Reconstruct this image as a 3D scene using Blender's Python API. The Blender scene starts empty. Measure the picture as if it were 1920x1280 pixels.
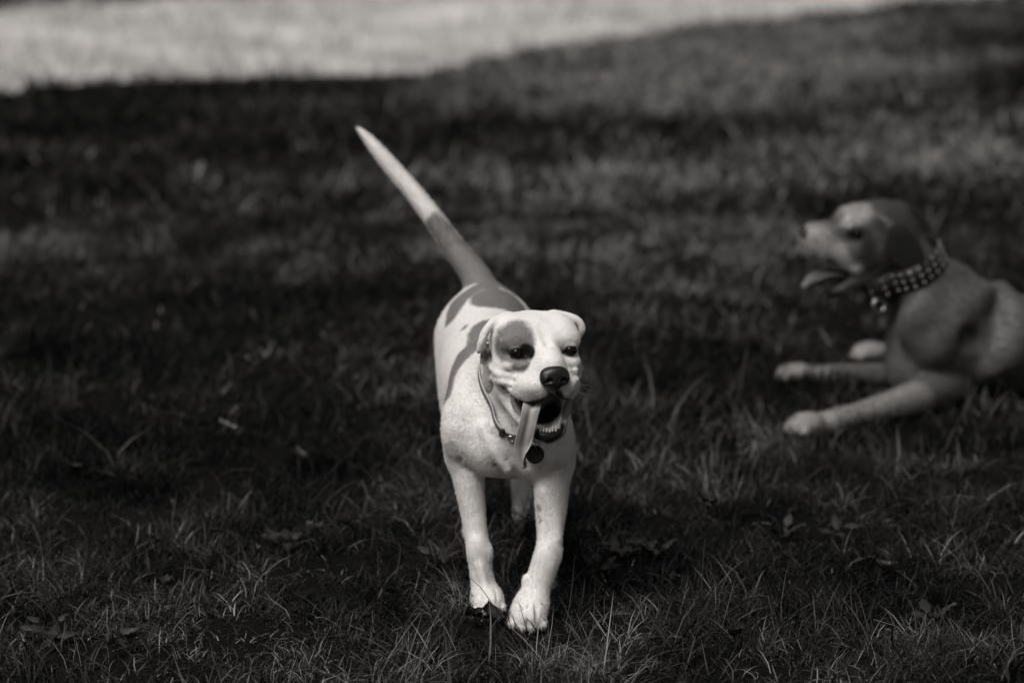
import bpy, math
import numpy as np
from mathutils import Vector

RNG = np.random.default_rng(7)
SC = bpy.context.scene

# ------------------------------------------------------------------ camera, sky, sun, exposure
CAM_H, PITCH, FPX = 1.5, math.radians(12.2), 4500.0
cam_d = bpy.data.cameras.new('camera'); cam = bpy.data.objects.new('camera', cam_d)
SC.collection.objects.link(cam); SC.camera = cam
cam.location = (0, 0, CAM_H); cam.rotation_euler = (math.pi / 2 - PITCH, 0, 0)
cam_d.sensor_width = 36.0; cam_d.lens = FPX / 1920 * 36.0
cam_d.clip_start = 0.05; cam_d.clip_end = 2000
cam_d.dof.use_dof = True; cam_d.dof.focus_distance = 4.45; cam_d.dof.aperture_fstop = 2.1

SUN_EL, SUN_AZ = math.radians(58), math.radians(218)     # azimuth of the sun, clockwise from +Y
W = bpy.data.worlds.new('World'); SC.world = W; W.use_nodes = True
nt = W.node_tree
sky = nt.nodes.new('ShaderNodeTexSky'); sky.sky_type = 'NISHITA'; sky.sun_disc = False
sky.sun_elevation = SUN_EL; sky.sun_rotation = SUN_AZ
bw = nt.nodes.new('ShaderNodeRGBToBW')                      # black-and-white film
tint = nt.nodes.new('ShaderNodeMix'); tint.data_type = 'RGBA'; tint.blend_type = 'MULTIPLY'
tint.inputs[0].default_value = 1.0; tint.inputs[7].default_value = (1.0, 0.968, 0.94, 1)
bg = nt.nodes['Background']; bg.inputs['Strength'].default_value = 0.05
nt.links.new(sky.outputs[0], bw.inputs[0]); nt.links.new(bw.outputs[0], tint.inputs[6])
nt.links.new(tint.outputs[2], bg.inputs['Color'])

sun_d = bpy.data.lights.new('sun', 'SUN'); sun = bpy.data.objects.new('sun', sun_d)
SC.collection.objects.link(sun)
sun_d.energy = 3.0; sun_d.angle = math.radians(36); sun_d.color = (1.0, 0.968, 0.94)
sdir = Vector((math.sin(SUN_AZ) * math.cos(SUN_EL), math.cos(SUN_AZ) * math.cos(SUN_EL), math.sin(SUN_EL)))
sun.rotation_euler = sdir.to_track_quat('Z', 'Y').to_euler(); sun.location = (0, 0, 12)

SC.view_settings.view_transform = 'Standard'; SC.view_settings.look = 'None'
SC.view_settings.gamma = 1.0; SC.view_settings.use_curve_mapping = False
SC.view_settings.exposure = 0.36
SC.render.engine = 'CYCLES'
SC.cycles.use_denoising = True
SC.cycles.max_bounces = 6

# ------------------------------------------------------------------ helpers
CF = np.array([0, math.cos(PITCH), -math.sin(PITCH)]); CU = np.array([0, math.sin(PITCH), math.cos(PITCH)])
def at(px, py, Y):
    """place read off the photograph, at the distance Y (m) along the lawn"""
    d = CF + np.array([1.0, 0, 0]) * (px - 960) / FPX + CU * (640 - py) / FPX
    return np.array([0, 0, CAM_H]) + d * (Y / d[1])
def ground_at(px, py):
    d = CF + np.array([1.0, 0, 0]) * (px - 960) / FPX + CU * (640 - py) / FPX
    return np.array([0, 0, CAM_H]) + d * (CAM_H / -d[2])

def link(name, data, parent=None):
    o = bpy.data.objects.new(name, data); SC.collection.objects.link(o)
    if parent: o.parent = parent
    return o
def tag(o, label=None, cat=None, group=None, kind=None):
    if label: o['label'] = label
    if cat: o['category'] = cat
    if group: o['group'] = group
    if kind: o['kind'] = kind
    return o

def mesh_np(name, V, faces_loops, face_sizes, mat=None, smooth=True, attrs=None):
    me = bpy.data.meshes.new(name)
    V = np.asarray(V, np.float32)
    me.vertices.add(len(V)); me.vertices.foreach_set('co', V.ravel())
    L = np.asarray(faces_loops, np.int32).ravel(); S = np.asarray(face_sizes, np.int32)
    me.loops.add(len(L)); me.loops.foreach_set('vertex_index', L)
    me.polygons.add(len(S))
    me.polygons.foreach_set('loop_start', np.concatenate([[0], np.cumsum(S)[:-1]]).astype(np.int32))
    if smooth: me.polygons.foreach_set('use_smooth', np.ones(len(S), bool))
    for k, v in (attrs or {}).items():
        a = me.attributes.new(k, 'FLOAT', 'POINT'); a.data.foreach_set('value', np.asarray(v, np.float32))
    me.update(calc_edges=True); me.validate()
    if mat: me.materials.append(mat)
    return me

class Nodes:
    """thin wrapper for node materials"""
    def __init__(s, name):
        s.m = bpy.data.materials.new(name); s.m.use_nodes = True; s.t = s.m.node_tree
        s.b = s.t.nodes['Principled BSDF']
    def n(s, t, **kw):
        x = s.t.nodes.new(t)
        for k, v in kw.items(): setattr(x, k, v)
        return x
    def l(s, a, b): s.t.links.new(a, b)
    def val(s, x, sock):
        if isinstance(x, (int, float)): sock.default_value = x
        elif isinstance(x, tuple): sock.default_value = x
        else: s.l(x, sock)
    def math(s, op, a, b=0.0, c=0.0, clamp=False):
        x = s.n('ShaderNodeMath', operation=op, use_clamp=clamp)
        for i, v in enumerate((a, b, c)): s.val(v, x.inputs[i])
        return x.outputs[0]
    def mix(s, f, a, b, blend='MIX'):
        x = s.n('ShaderNodeMix', data_type='RGBA', blend_type=blend)
        s.val(f, x.inputs[0]); s.val(a, x.inputs[6]); s.val(b, x.inputs[7]); return x.outputs[2]
    def attr(s, name): return s.n('ShaderNodeAttribute', attribute_name=name).outputs['Fac']
    def noise(s, scale, detail=3.0, rough=0.55, vec=None, out='Fac'):
        x = s.n('ShaderNodeTexNoise'); x.inputs['Scale'].default_value = scale
        x.inputs['Detail'].default_value = detail; x.inputs['Roughness'].default_value = rough
        if vec is not None: s.l(vec, x.inputs['Vector'])
        return x.outputs[out]
    def obj(s): return s.n('ShaderNodeTexCoord').outputs['Object']
    def ramp01(s, x, lo, hi):
        r = s.n('ShaderNodeMapRange', interpolation_type='SMOOTHSTEP')
        s.val(x, r.inputs[0]); r.inputs[1].default_value = lo; r.inputs[2].default_value = hi
        return r.outputs[0]
    def bump(s, h, strength, dist):
        x = s.n('ShaderNodeBump'); x.inputs['Strength'].default_value = strength
        x.inputs['Distance'].default_value = dist; s.l(h, x.inputs['Height'])
        s.l(x.outputs[0], s.b.inputs['Normal'])
def g(v): return (v, v * 0.975, v * 0.955, 1.0)      # warm-toned monochrome

def plain(name, v, rough=0.6, spec=0.3, metal=0.0, nscale=60.0, namt=0.25, bump=0.0, coat=0.0):
    N = Nodes(name); nz = N.noise(nscale, 4, vec=N.obj())
    N.l(N.mix(nz, g(v * (1 - namt)), g(v * (1 + namt))), N.b.inputs['Base Color'])
    N.b.inputs['Roughness'].default_value = rough; N.b.inputs['Specular IOR Level'].default_value = spec
    N.b.inputs['Metallic'].default_value = metal; N.b.inputs['Coat Weight'].default_value = coat
    if bump: N.bump(nz, bump, 0.002)
    return N.m

# value noise in numpy (2-D), used for the lay of the lawn
_T = np.random.default_rng(3).random((256, 256))
def vnoise(x, y, s):
    x = np.asarray(x, float) / s + 91.3; y = np.asarray(y, float) / s + 37.7
    xi, yi = np.floor(x).astype(int), np.floor(y).astype(int); fx, fy = x - xi, y - yi
    fx = fx * fx * (3 - 2 * fx); fy = fy * fy * (3 - 2 * fy)
    q = lambda a, b: _T[a % 256, b % 256]
    return (q(xi, yi) * (1 - fx) + q(xi + 1, yi) * fx) * (1 - fy) + (q(xi, yi + 1) * (1 - fx) + q(xi + 1, yi + 1) * fx) * fy
def land(x, y):
    return 0.030 * (vnoise(x, y, 1.1) - 0.5) + 0.014 * (vnoise(x, y, 0.33) - 0.5) - 0.006

# ------------------------------------------------------------------ clay: blended solids on a grid -> one continuous skin
class Clay:
    def __init__(s, lo, hi, h):
        s.h = h; s.lo = np.array(lo, float)
        s.ax = [np.arange(lo[i], hi[i], h, dtype=np.float32) for i in range(3)]
        s.F = np.full([len(a) for a in s.ax], 0.08, np.float32)
    def block(s, lo, hi):
        sl = []
        for i in range(3):
            a = int(np.clip(math.floor((lo[i] - s.lo[i]) / s.h), 0, len(s.ax[i])))
            b = int(np.clip(math.ceil((hi[i] - s.lo[i]) / s.h) + 1, 0, len(s.ax[i])))
            sl.append(slice(a, b))
        if any(q.stop <= q.start for q in sl): return None, None
        X, Y, Z = np.meshgrid(*[s.ax[i][sl[i]] for i in range(3)], indexing='ij', sparse=True)
        return tuple(sl), (X, Y, Z)
    def put(s, sl, d, k, cut=False):
        F = s.F[sl]
        if cut:
            d = -d; h = np.maximum(k - np.abs(F - d), 0) / k
            s.F[sl] = np.maximum(F, d) + h * h * k * 0.25
        else:
            h = np.maximum(k - np.abs(F - d), 0) / k
            s.F[sl] = np.minimum(F, d) - h * h * k * 0.25
    def cone(s, a, b, ra, rb, k=0.02, cut=False):
        a, b = np.asarray(a, float), np.asarray(b, float); m = max(ra, rb) + k + 2 * s.h
        sl, G = s.block(np.minimum(a, b) - m, np.maximum(a, b) + m)
        if sl is None: return
        ab = b - a; L2 = max(float(ab @ ab), 1e-12)
        t = np.clip(sum((G[i] - a[i]) * ab[i] for i in range(3)) / L2, 0, 1)
        d = np.sqrt(sum((G[i] - a[i] - t * ab[i]) ** 2 for i in range(3))) - (ra + (rb - ra) * t)
        s.put(sl, d.astype(np.float32), k, cut)
    def ell(s, c, r, R=None, k=0.02, cut=False):
        c, r = np.asarray(c, float), np.asarray(r, float); R = np.eye(3) if R is None else R
        e = np.sqrt(((R * r[None, :]) ** 2).sum(1)) + k + 2 * s.h
        sl, G = s.block(c - e, c + e)
        if sl is None: return
        D = [G[i] - c[i] for i in range(3)]
        q = [sum(D[i] * R[i, j] for i in range(3)) for j in range(3)]
        k0 = np.sqrt(sum((q[j] / r[j]) ** 2 for j in range(3))); k1 = np.sqrt(sum((q[j] / r[j] ** 2) ** 2 for j in range(3)))
        s.put(sl, (k0 * (k0 - 1) / np.maximum(k1, 1e-6)).astype(np.float32), k, cut)
    def chain(s, pts, k=0.02, sub=6, cut=False):
        """tapered limb through (point, radius) stations; the limb is blended as a whole"""
        P = np.array([np.append(p, r) for p, r in pts]); Q = spline(P, sub)
        m = P[:, 3].max() + k + 2 * s.h
        sl, G = s.block(Q[:, :3].min(0) - m, Q[:, :3].max(0) + m)
        if sl is None: return
        D = None
        for a, b in zip(Q[:-1], Q[1:]):
            ab = b[:3] - a[:3]; L2 = max(float(ab @ ab), 1e-12)
            t = np.clip(sum((G[i] - a[i]) * ab[i] for i in range(3)) / L2, 0, 1)
            d = np.sqrt(sum((G[i] - a[i] - t * ab[i]) ** 2 for i in range(3))) - (a[3] + (b[3] - a[3]) * t)
            D = d if D is None else np.minimum(D, d)
        s.put(sl, D.astype(np.float32), k, cut)
    def sample(s, V):
        q = (V - s.lo) / s.h
        i0 = np.clip(np.floor(q).astype(int), 0, np.array(s.F.shape) - 2); f = q - i0
        r = 0
        for c in range(8):
            o = np.array([(c >> 2) & 1, (c >> 1) & 1, c & 1])
            w = np.prod(np.where(o, f, 1 - f), axis=1); j = i0 + o
            r = r + w * s.F[j[:, 0], j[:, 1], j[:, 2]]
        return r
    def skin(s):
        F = s.F; ins = F < 0
        n = [x - 1 for x in F.shape]
        cnt = np.zeros(n, np.int8)
        for a in (0, 1):
            for b in (0, 1):
                for c in (0, 1): cnt += ins[a:n[0] + a, b:n[1] + b, c:n[2] + c]
        I = np.argwhere((cnt > 0) & (cnt < 8)); del cnt
        ids = np.full(n, -1, np.int32); ids[I[:, 0], I[:, 1], I[:, 2]] = np.arange(len(I))
        acc = np.zeros((len(I), 3)); w = np.zeros(len(I))
        cor = [(a, b, c) for a in (0, 1) for b in (0, 1) for c in (0, 1)]
        for p in cor:
            for ax in range(3):
                if p[ax]: continue
                q = list(p); q[ax] = 1
                fa = F[I[:, 0] + p[0], I[:, 1] + p[1], I[:, 2] + p[2]]; fb = F[I[:, 0] + q[0], I[:, 1] + q[1], I[:, 2] + q[2]]
                m = (fa < 0) != (fb < 0)
                t = np.where(m, fa / np.where(m, fa - fb, 1), 0)
                pt = np.repeat(np.array([p], float), len(I), 0); pt[:, ax] = t
                acc += pt * m[:, None]; w += m
        V = (I + acc / w[:, None]) * s.h + s.lo
        quads = []
        for ax in range(3):
            u, v = (ax + 1) % 3, (ax + 2) % 3
            s0 = [slice(None)] * 3; s1 = [slice(None)] * 3; s0[ax] = slice(0, -1); s1[ax] = slice(1, None)
            E = np.argwhere(ins[tuple(s0)] != ins[tuple(s1)])
            ok = (E[:, u] > 0) & (E[:, v] > 0) & (E[:, u] < n[u]) & (E[:, v] < n[v]); E = E[ok]
            sg = ins[E[:, 0], E[:, 1], E[:, 2]]
            def cid(du, dv):
                q = E.copy(); q[:, u] += du; q[:, v] += dv; return ids[q[:, 0], q[:, 1], q[:, 2]]
            Q = np.stack([cid(-1, -1), cid(0, -1), cid(0, 0), cid(-1, 0)], 1)
            Q[~sg] = Q[~sg][:, ::-1]; quads.append(Q)
        Q = np.concatenate(quads); Q = Q[(Q >= 0).all(1)]
        e = s.h * 0.5
        for _ in range(3):
            f0 = s.sample(V)
            gr = np.stack([(s.sample(V + d) - s.sample(V - d)) / (2 * e) for d in np.eye(3) * e], 1)
            V = V - np.clip(f0, -s.h, s.h)[:, None] * gr / np.maximum((gr ** 2).sum(1), 0.05)[:, None]
        # light relaxation evens the grid out
        E = np.concatenate([Q[:, [0, 1]], Q[:, [1, 2]], Q[:, [2, 3]], Q[:, [3, 0]]])
        deg = np.bincount(E.ravel(), minlength=len(V)).astype(float)
        for _ in range(2):
            S = np.stack([np.bincount(E[:, 0], V[E[:, 1], i], len(V)) + np.bincount(E[:, 1], V[E[:, 0], i], len(V)) for i in range(3)], 1)
            V = V * 0.5 + 0.5 * S / deg[:, None]
        return V, Q

def spline(P, sub):
    P = np.asarray(P, float)
    X = np.vstack([2 * P[0] - P[1], P, 2 * P[-1] - P[-2]]); out = []
    for i in range(1, len(X) - 2):
        for t in np.arange(sub) / sub:
            a, b, c, d = X[i - 1:i + 3]
            out.append(0.5 * (2 * b + (c - a) * t + (2 * a - 5 * b + 4 * c - d) * t * t + (3 * b - a - 3 * c + d) * t ** 3))
    out.append(P[-1]); return np.array(out)

def sd_ell(V, c, r, R=None):
    R = np.eye(3) if R is None else R
    q = (V - np.asarray(c)) @ R; r = np.asarray(r, float)
    k0 = np.sqrt(((q / r) ** 2).sum(1)); k1 = np.sqrt(((q / r ** 2) ** 2).sum(1))
    return k0 * (k0 - 1) / np.maximum(k1, 1e-6)
def sd_chain(V, pts, sub=5):
    P = np.array([np.append(p, r) for p, r in pts]); Q = spline(P, sub); D = np.full(len(V), 9.0)
    for a, b in zip(Q[:-1], Q[1:]):
        ab = b[:3] - a[:3]; t = np.clip(((V - a[:3]) @ ab) / max(ab @ ab, 1e-12), 0, 1)
        D = np.minimum(D, np.linalg.norm(V - a[:3] - t[:, None] * ab, axis=1) - (a[3] + (b[3] - a[3]) * t))
    return D

class Frame:
    """local axes: x to the side, y forward, z up"""
    def __init__(s, O, yaw, pitch=0, roll=0):
        f = np.array([math.sin(yaw) * math.cos(pitch), -math.cos(yaw) * math.cos(pitch), math.sin(pitch)])
        r = np.array([math.cos(yaw), math.sin(yaw), 0]); u = np.cross(f, r) * -1
        if u[2] < 0: u = -u
        c, q = math.cos(roll), math.sin(roll)
        r, u = r * c + u * q, u * c - r * q
        s.O = np.asarray(O, float); s.R = np.stack([r, f, u], 1)
    def __call__(s, x, y, z): return s.O + s.R @ np.array([x, y, z], float)
    def inv(s, V): return (V - s.O) @ s.R
    def rot(s, ax=0, ay=0, az=0):
        cx, sx, cy, sy, cz, sz = math.cos(ax), math.sin(ax), math.cos(ay), math.sin(ay), math.cos(az), math.sin(az)
        Rx = np.array([[1, 0, 0], [0, cx, -sx], [0, sx, cx]]); Ry = np.array([[cy, 0, sy], [0, 1, 0], [-sy, 0, cy]])
        Rz = np.array([[cz, -sz, 0], [sz, cz, 0], [0, 0, 1]])
        return s.R @ Rz @ Ry @ Rx

def clay_object(name, clay, mat, parent, attr_fn=None, extra=None):
    V, Q = clay.skin()
    at_ = attr_fn(V) if attr_fn else {}
    base = np.array(parent.location) if parent else np.zeros(3)
    me = mesh_np(name, V - base, Q, np.full(len(Q), 4), mat, True, at_)
    o = link(name, me, parent)
    return o, V, Q, at_

def tube_mesh(name, pts, radii, mat, seg=10, flat=None):
    """swept tube through pts; flat=(wide, thin, sidevectors) makes a ribbon section"""
    P = np.asarray(pts, float); n = len(P)
    T = np.gradient(P, axis=0); T /= np.linalg.norm(T, axis=1)[:, None]
    V = []; up = np.array([0, 0, 1.0]) if abs(T[0, 2]) < 0.9 else np.array([1.0, 0, 0])
    for i in range(n):
        if flat is not None: a = np.asarray(flat[i], float); a = a - T[i] * (a @ T[i])
        else: a = up - T[i] * (up @ T[i]); up = a
        a /= np.linalg.norm(a); b = np.cross(T[i], a)
        ra, rb = radii[i] if np.ndim(radii[i]) else (radii[i], radii[i])
        for j in range(seg):
            w = 2 * math.pi * j / seg; V.append(P[i] + a * ra * math.cos(w) + b * rb * math.sin(w))
    L, S = [], []
    for i in range(n - 1):
        for j in range(seg):
            L += [i * seg + j, i * seg + (j + 1) % seg, (i + 1) * seg + (j + 1) % seg, (i + 1) * seg + j]; S.append(4)
    L += list(range(seg))[::-1]; S.append(seg); L += [(n - 1) * seg + j for j in range(seg)]; S.append(seg)
    return mesh_np(name, V, L, S, mat)

def ball_mesh(name, r, R, mat, seg=20, rings=12, fn=None):
    V = []
    for i in range(rings + 1):
        a = math.pi * i / rings
        for j in range(seg):
            b = 2 * math.pi * j / seg
            p = np.array([math.sin(a) * math.cos(b), math.sin(a) * math.sin(b), math.cos(a)])
            p = p * r
            if fn: p = fn(p)
            V.append(R @ p)
    L = []
    for i in range(rings):
        for j in range(seg): L += [i * seg + j, (i + 1) * seg + j, (i + 1) * seg + (j + 1) % seg, i * seg + (j + 1) % seg]
    return mesh_np(name, V, L, [4] * (rings * seg), mat)

def place(name, me, parent, loc):
    """child at a world position (parents are unrotated)"""
    o = link(name, me, parent); o.location = Vector(loc) - parent.location if parent else Vector(loc); return o

# ------------------------------------------------------------------ the setting: soil, lawn, sunlit band painted pale
SUNLIT_LO = [ground_at(*p)[:2] for p in ((-900, 262), (-300, 202), (0, 172), (300, 146), (560, 134), (800, 126), (960, 102), (1080, 76), (1300, 52), (1480, 34), (1640, 14))]
SUNLIT_HI = [ground_at(*p)[:2] for p in ((-900, 78), (-300, 48), (0, 26), (200, 10), (330, -1), (700, -24))]
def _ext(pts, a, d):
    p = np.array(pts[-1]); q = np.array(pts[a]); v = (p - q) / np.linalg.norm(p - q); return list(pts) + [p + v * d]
SUNLIT_LO = np.array(_ext(_ext(SUNLIT_LO, -4, 12)[::-1], 4, 25)[::-1]); SUNLIT_HI = np.array(_ext(_ext(SUNLIT_HI, -4, 14)[::-1], 4, 25)[::-1])
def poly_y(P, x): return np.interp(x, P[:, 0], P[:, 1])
def on_sunlit(x, y):
    """signed: > 0 inside the sunlit band, in metres of y, with a ragged edge"""
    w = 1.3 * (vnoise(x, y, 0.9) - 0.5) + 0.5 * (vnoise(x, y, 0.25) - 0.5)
    return np.minimum(y - poly_y(SUNLIT_LO, x), poly_y(SUNLIT_HI, x) - y) + w * 0.6

def soil_mat():
    N = Nodes('soil'); o = N.obj()
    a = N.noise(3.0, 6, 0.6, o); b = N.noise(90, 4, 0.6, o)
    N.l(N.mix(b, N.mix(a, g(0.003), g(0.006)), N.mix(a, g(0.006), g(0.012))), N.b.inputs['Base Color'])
    N.b.inputs['Roughness'].default_value = 0.95; N.b.inputs['Specular IOR Level'].default_value = 0.0
    N.bump(b, 0.7, 0.01); return N.m
def sunlit_ground_mat():  # sunlight on the far ground, put into a pale base colour
    N = Nodes('sunlit_pale_ground'); o = N.obj()
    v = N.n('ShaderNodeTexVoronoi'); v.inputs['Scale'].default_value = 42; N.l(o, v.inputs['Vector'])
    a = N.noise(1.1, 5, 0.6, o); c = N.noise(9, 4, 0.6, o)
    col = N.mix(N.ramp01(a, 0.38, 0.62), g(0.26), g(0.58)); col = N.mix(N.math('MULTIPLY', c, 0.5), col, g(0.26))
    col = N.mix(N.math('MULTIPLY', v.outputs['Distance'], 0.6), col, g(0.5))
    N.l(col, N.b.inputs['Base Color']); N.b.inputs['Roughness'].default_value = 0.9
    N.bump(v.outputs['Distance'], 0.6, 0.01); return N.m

def sheet(name, xs, ys, zf, mat, keep=None):
    X, Y = np.meshgrid(xs, ys); Z = zf(X, Y)
    V = np.stack([X.ravel(), Y.ravel(), Z.ravel()], 1); nx, ny = len(xs), len(ys)
    i = np.arange(nx * ny).reshape(ny, nx); Q = np.stack([i[:-1, :-1], i[:-1, 1:], i[1:, 1:], i[1:, :-1]], -1).reshape(-1, 4)
    if keep is not None:
        cx, cy = V[Q, 0].mean(1), V[Q, 1].mean(1); Q = Q[keep(cx, cy)]
        u, inv = np.unique(Q, return_inverse=True); V = V[u]; Q = inv.reshape(-1, 4)
    return link(name, mesh_np(name, V, Q, np.full(len(Q), 4), mat))
def axis(core0, core1, step, far):
    a = np.arange(core0, core1, step); out = np.geomspace(step, far, 40).cumsum() * 1.0
    return np.concatenate([core0 - out[::-1], a, core1 + out])
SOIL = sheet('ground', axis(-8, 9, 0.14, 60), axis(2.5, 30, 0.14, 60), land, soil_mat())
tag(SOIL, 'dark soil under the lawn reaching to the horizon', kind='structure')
SUNLIT = sheet('sunlit_ground', np.arange(-22, 18, 0.12), np.arange(2.5, 60, 0.12), lambda x, y: land(x, y) + 0.006, sunlit_ground_mat(), keep=lambda x, y: on_sunlit(x, y) > 0)
tag(SUNLIT, 'sunlit ground behind the lawn, sunlight put into its pale colour', kind='structure')

def grass_mat():
    N = Nodes('grass_blades')
    t = N.attr('tone'); h = N.attr('tip')
    c = N.mix(N.ramp01(t, 0.1, 0.75), g(0.002), g(0.026)); c = N.mix(N.ramp01(t, 0.60, 1.0), c, g(0.22))
    c = N.mix(N.math('MULTIPLY', N.math('MULTIPLY', h, t), 0.5), c, g(0.10))
    N.l(c, N.b.inputs['Base Color']); N.b.inputs['Roughness'].default_value = 0.55
    N.b.inputs['Specular IOR Level'].default_value = 0.10
    return N.m
GRASS_M = grass_mat()
DRY_SHADE = [(1.38, 9.4, 0.55, -.5), (0.55, 10.3, 0.5, .3), (4.0, 17, 1.4, -.5), (3.2, 14.2, 0.9, -.5), (-2.3, 10.0, 1.2, -.15), (-0.4, 7.6, 0.6, -.15), (-1.1, 5.2, 0.5, -.14), (-2.2, 12.6, 1.4, -.22), (-0.8, 5.6, 0.8, -.12), (-1.0, 4.6, 0.6, -.10), (1.9, 7.6, 0.7, -.3), (2.9, 13.2, 1.0, -.25), (1.15, 12.2, 0.5, -.2), (-1.6, 7.4, 0.9, -.12), (1.05, 9.2, 0.9, .5), (2.4, 10.6, 1.3, .55), (0.6, 13.6, 1.2, .45), (2.2, 15, 2.2, .6), (0.2, 9.9, 0.7, .25), (-1.5, 8.6, 1.0, .12), (1.3, 16.6, 1.6, .45), (3.4, 18.5, 2, .4)]  # positive: dry patches; negative: darker growth, and shade painted into the tone
def dry_shade(x, y):
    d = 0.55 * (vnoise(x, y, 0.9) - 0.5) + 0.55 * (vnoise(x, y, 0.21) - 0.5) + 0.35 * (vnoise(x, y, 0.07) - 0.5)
    for a, b, r, s in DRY_SHADE: d = d + s * np.exp(-((x - a) ** 2 + (y - b) ** 2) / (r * r))
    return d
TUFTS = [ground_at(*p)[:2] for p in ((505, 1150), (455, 1105), (235, 900), (1600, 1190), (1725, 1060), (1565, 935), (1340, 945), (1810, 1020), (600, 1235), (180, 1180), (1290, 1240), (770, 1245), (1010, 1260), (1420, 1120), (330, 1010), (1880, 1150), (1100, 1215), (640, 980), (1180, 820), (1240, 700), (60, 980), (720, 1120))]
PAWS = [ground_at(*p)[:2] for p in ((880, 1160), (905, 1170), (940, 1165), (965, 1195), (990, 1200), (1015, 1192), (1035, 1170), (985, 1000), (1470, 835), (1500, 838), (1560, 825), (1480, 722), (1530, 726), (1620, 690), (1000, 1000), (1640, 800), (1700, 790), (1900, 800))]
def blades(n, y0, y1, hh, ww, x_pad, seed, flat=0.5, far=False, tufts=None, extra=0.0, wide=False):
    r = np.random.default_rng(seed)
    k = 3
    y = np.sqrt(r.random(n * k) * (y1 * y1 - y0 * y0) + y0 * y0) if not far else r.uniform(y0, y1, n * k)
    x = r.uniform(-1, 1, n * k) * (0.225 * y + x_pad)
    if tufts is not None:
        i = r.integers(0, len(tufts), n * k); sg = r.choice([0.02, 0.035, 0.06], n * k)
        x = np.array(tufts)[i, 0] + r.normal(0, 1, n * k) * sg; y = np.array(tufts)[i, 1] + r.normal(0, 1, n * k) * sg
    if wide:
        m = np.abs(x) > 0.218 * y + 0.2; x, y = x[m], y[m]
    cl = vnoise(x, y, 0.13) * 0.6 + vnoise(x, y, 0.045) * 0.4
    in_sunlit = on_sunlit(x, y)
    ok = (r.random(len(x)) < np.clip((cl - 0.32) * 3.0, 0.08, 1)) & ((in_sunlit < -0.05) | ((in_sunlit < 0.35) & (r.random(len(x)) < 0.14)))
    x, y, cl = x[ok][:n], y[ok][:n], cl[ok][:n]; n = len(x)
    hgt = hh * r.lognormal(0, 0.38, n) * (0.55 + 0.9 * vnoise(x, y, 0.16)) * (0.7 + 0.6 * vnoise(x, y, 0.7))
    az = r.uniform(0, 2 * math.pi, n) * 0.8 + 2 * math.pi * 1.5 * vnoise(x, y, 0.18)
    bend = np.clip(r.normal(flat, 0.45, n), 0.0, 1.5); wd = ww * r.lognormal(0, 0.3, n)
    z0 = land(x, y) - 0.004
    lx, ly = np.cos(az), np.sin(az)
    tw = az + r.normal(0, 0.8, n); sx, sy = -np.sin(tw), np.cos(tw)
    curl = r.normal(0, 0.38, n)
    V = np.zeros((n, 7, 3)); tip = np.zeros((n, 7))
    for i, t in enumerate((0, 0.36, 0.7, 1.0)):
        el = (1.35 - bend * 1.25 * t * 1.15)                      # slope of the blade falls as it bends over
        out = hgt * t * np.cos(1.35 - bend * 0.75 * (0.55 + t)); upz = hgt * t * np.sin(np.clip(1.35 - bend * 0.75 * (0.55 + t), -0.15, 1.5))
        cx = x + lx * out - ly * curl * hgt * t * t; cy = y + ly * out + lx * curl * hgt * t * t; cz = z0 + upz
        w = wd * (0.8, 1.0, 0.75, 0)[i] * 0.5
        if i < 3:
            V[:, 2 * i] = np.stack([cx - sx * w, cy - sy * w, cz], 1); V[:, 2 * i + 1] = np.stack([cx + sx * w, cy + sy * w, cz], 1)
            tip[:, 2 * i:2 * i + 2] = t
        else: V[:, 6] = np.stack([cx, cy, cz], 1); tip[:, 6] = 1
    tone = np.clip(r.beta(1.5, 3.4, n) + dry_shade(x, y) + 0.38 * (r.random(n) < 0.08) + extra, 0, 1)
    f = np.arange(n)[:, None] * 7
    L = np.concatenate([f + np.array([0, 1, 3, 2]), f + np.array([2, 3, 5, 4]), f + np.array([4, 5, 6])], 1)
    return V.reshape(-1, 3), L.ravel(), np.tile([4, 4, 3], n), np.repeat(tone, 7), tip.ravel()
def lawn(specs):
    Vs, Ls, Ss, Ts, Hs, off = [], [], [], [], [], 0
    for sp in specs:
        V, L, S, T, H = blades(**sp); Vs.append(V); Ls.append(L + off); Ss.append(S); Ts.append(T); Hs.append(H); off += len(V)
    return mesh_np('grass', np.concatenate(Vs), np.concatenate(Ls), np.concatenate(Ss), GRASS_M, True, dict(tone=np.concatenate(Ts), tip=np.concatenate(Hs)))
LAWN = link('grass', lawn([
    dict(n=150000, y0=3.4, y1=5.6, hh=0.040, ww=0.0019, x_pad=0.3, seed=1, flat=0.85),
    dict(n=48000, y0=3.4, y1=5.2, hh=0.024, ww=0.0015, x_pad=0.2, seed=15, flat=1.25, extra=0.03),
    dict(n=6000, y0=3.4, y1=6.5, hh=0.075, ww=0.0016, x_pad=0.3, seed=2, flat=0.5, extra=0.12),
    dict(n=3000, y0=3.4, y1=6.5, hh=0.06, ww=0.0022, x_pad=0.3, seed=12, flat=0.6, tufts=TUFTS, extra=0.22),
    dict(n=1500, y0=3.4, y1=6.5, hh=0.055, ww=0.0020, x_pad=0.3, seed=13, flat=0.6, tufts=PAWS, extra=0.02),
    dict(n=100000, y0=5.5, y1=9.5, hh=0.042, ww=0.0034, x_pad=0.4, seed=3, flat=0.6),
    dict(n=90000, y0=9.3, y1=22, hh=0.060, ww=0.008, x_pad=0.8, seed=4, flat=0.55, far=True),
    dict(n=12000, y0=20, y1=40, hh=0.09, ww=0.02, x_pad=3, seed=5, flat=0.5, far=True)]))
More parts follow.
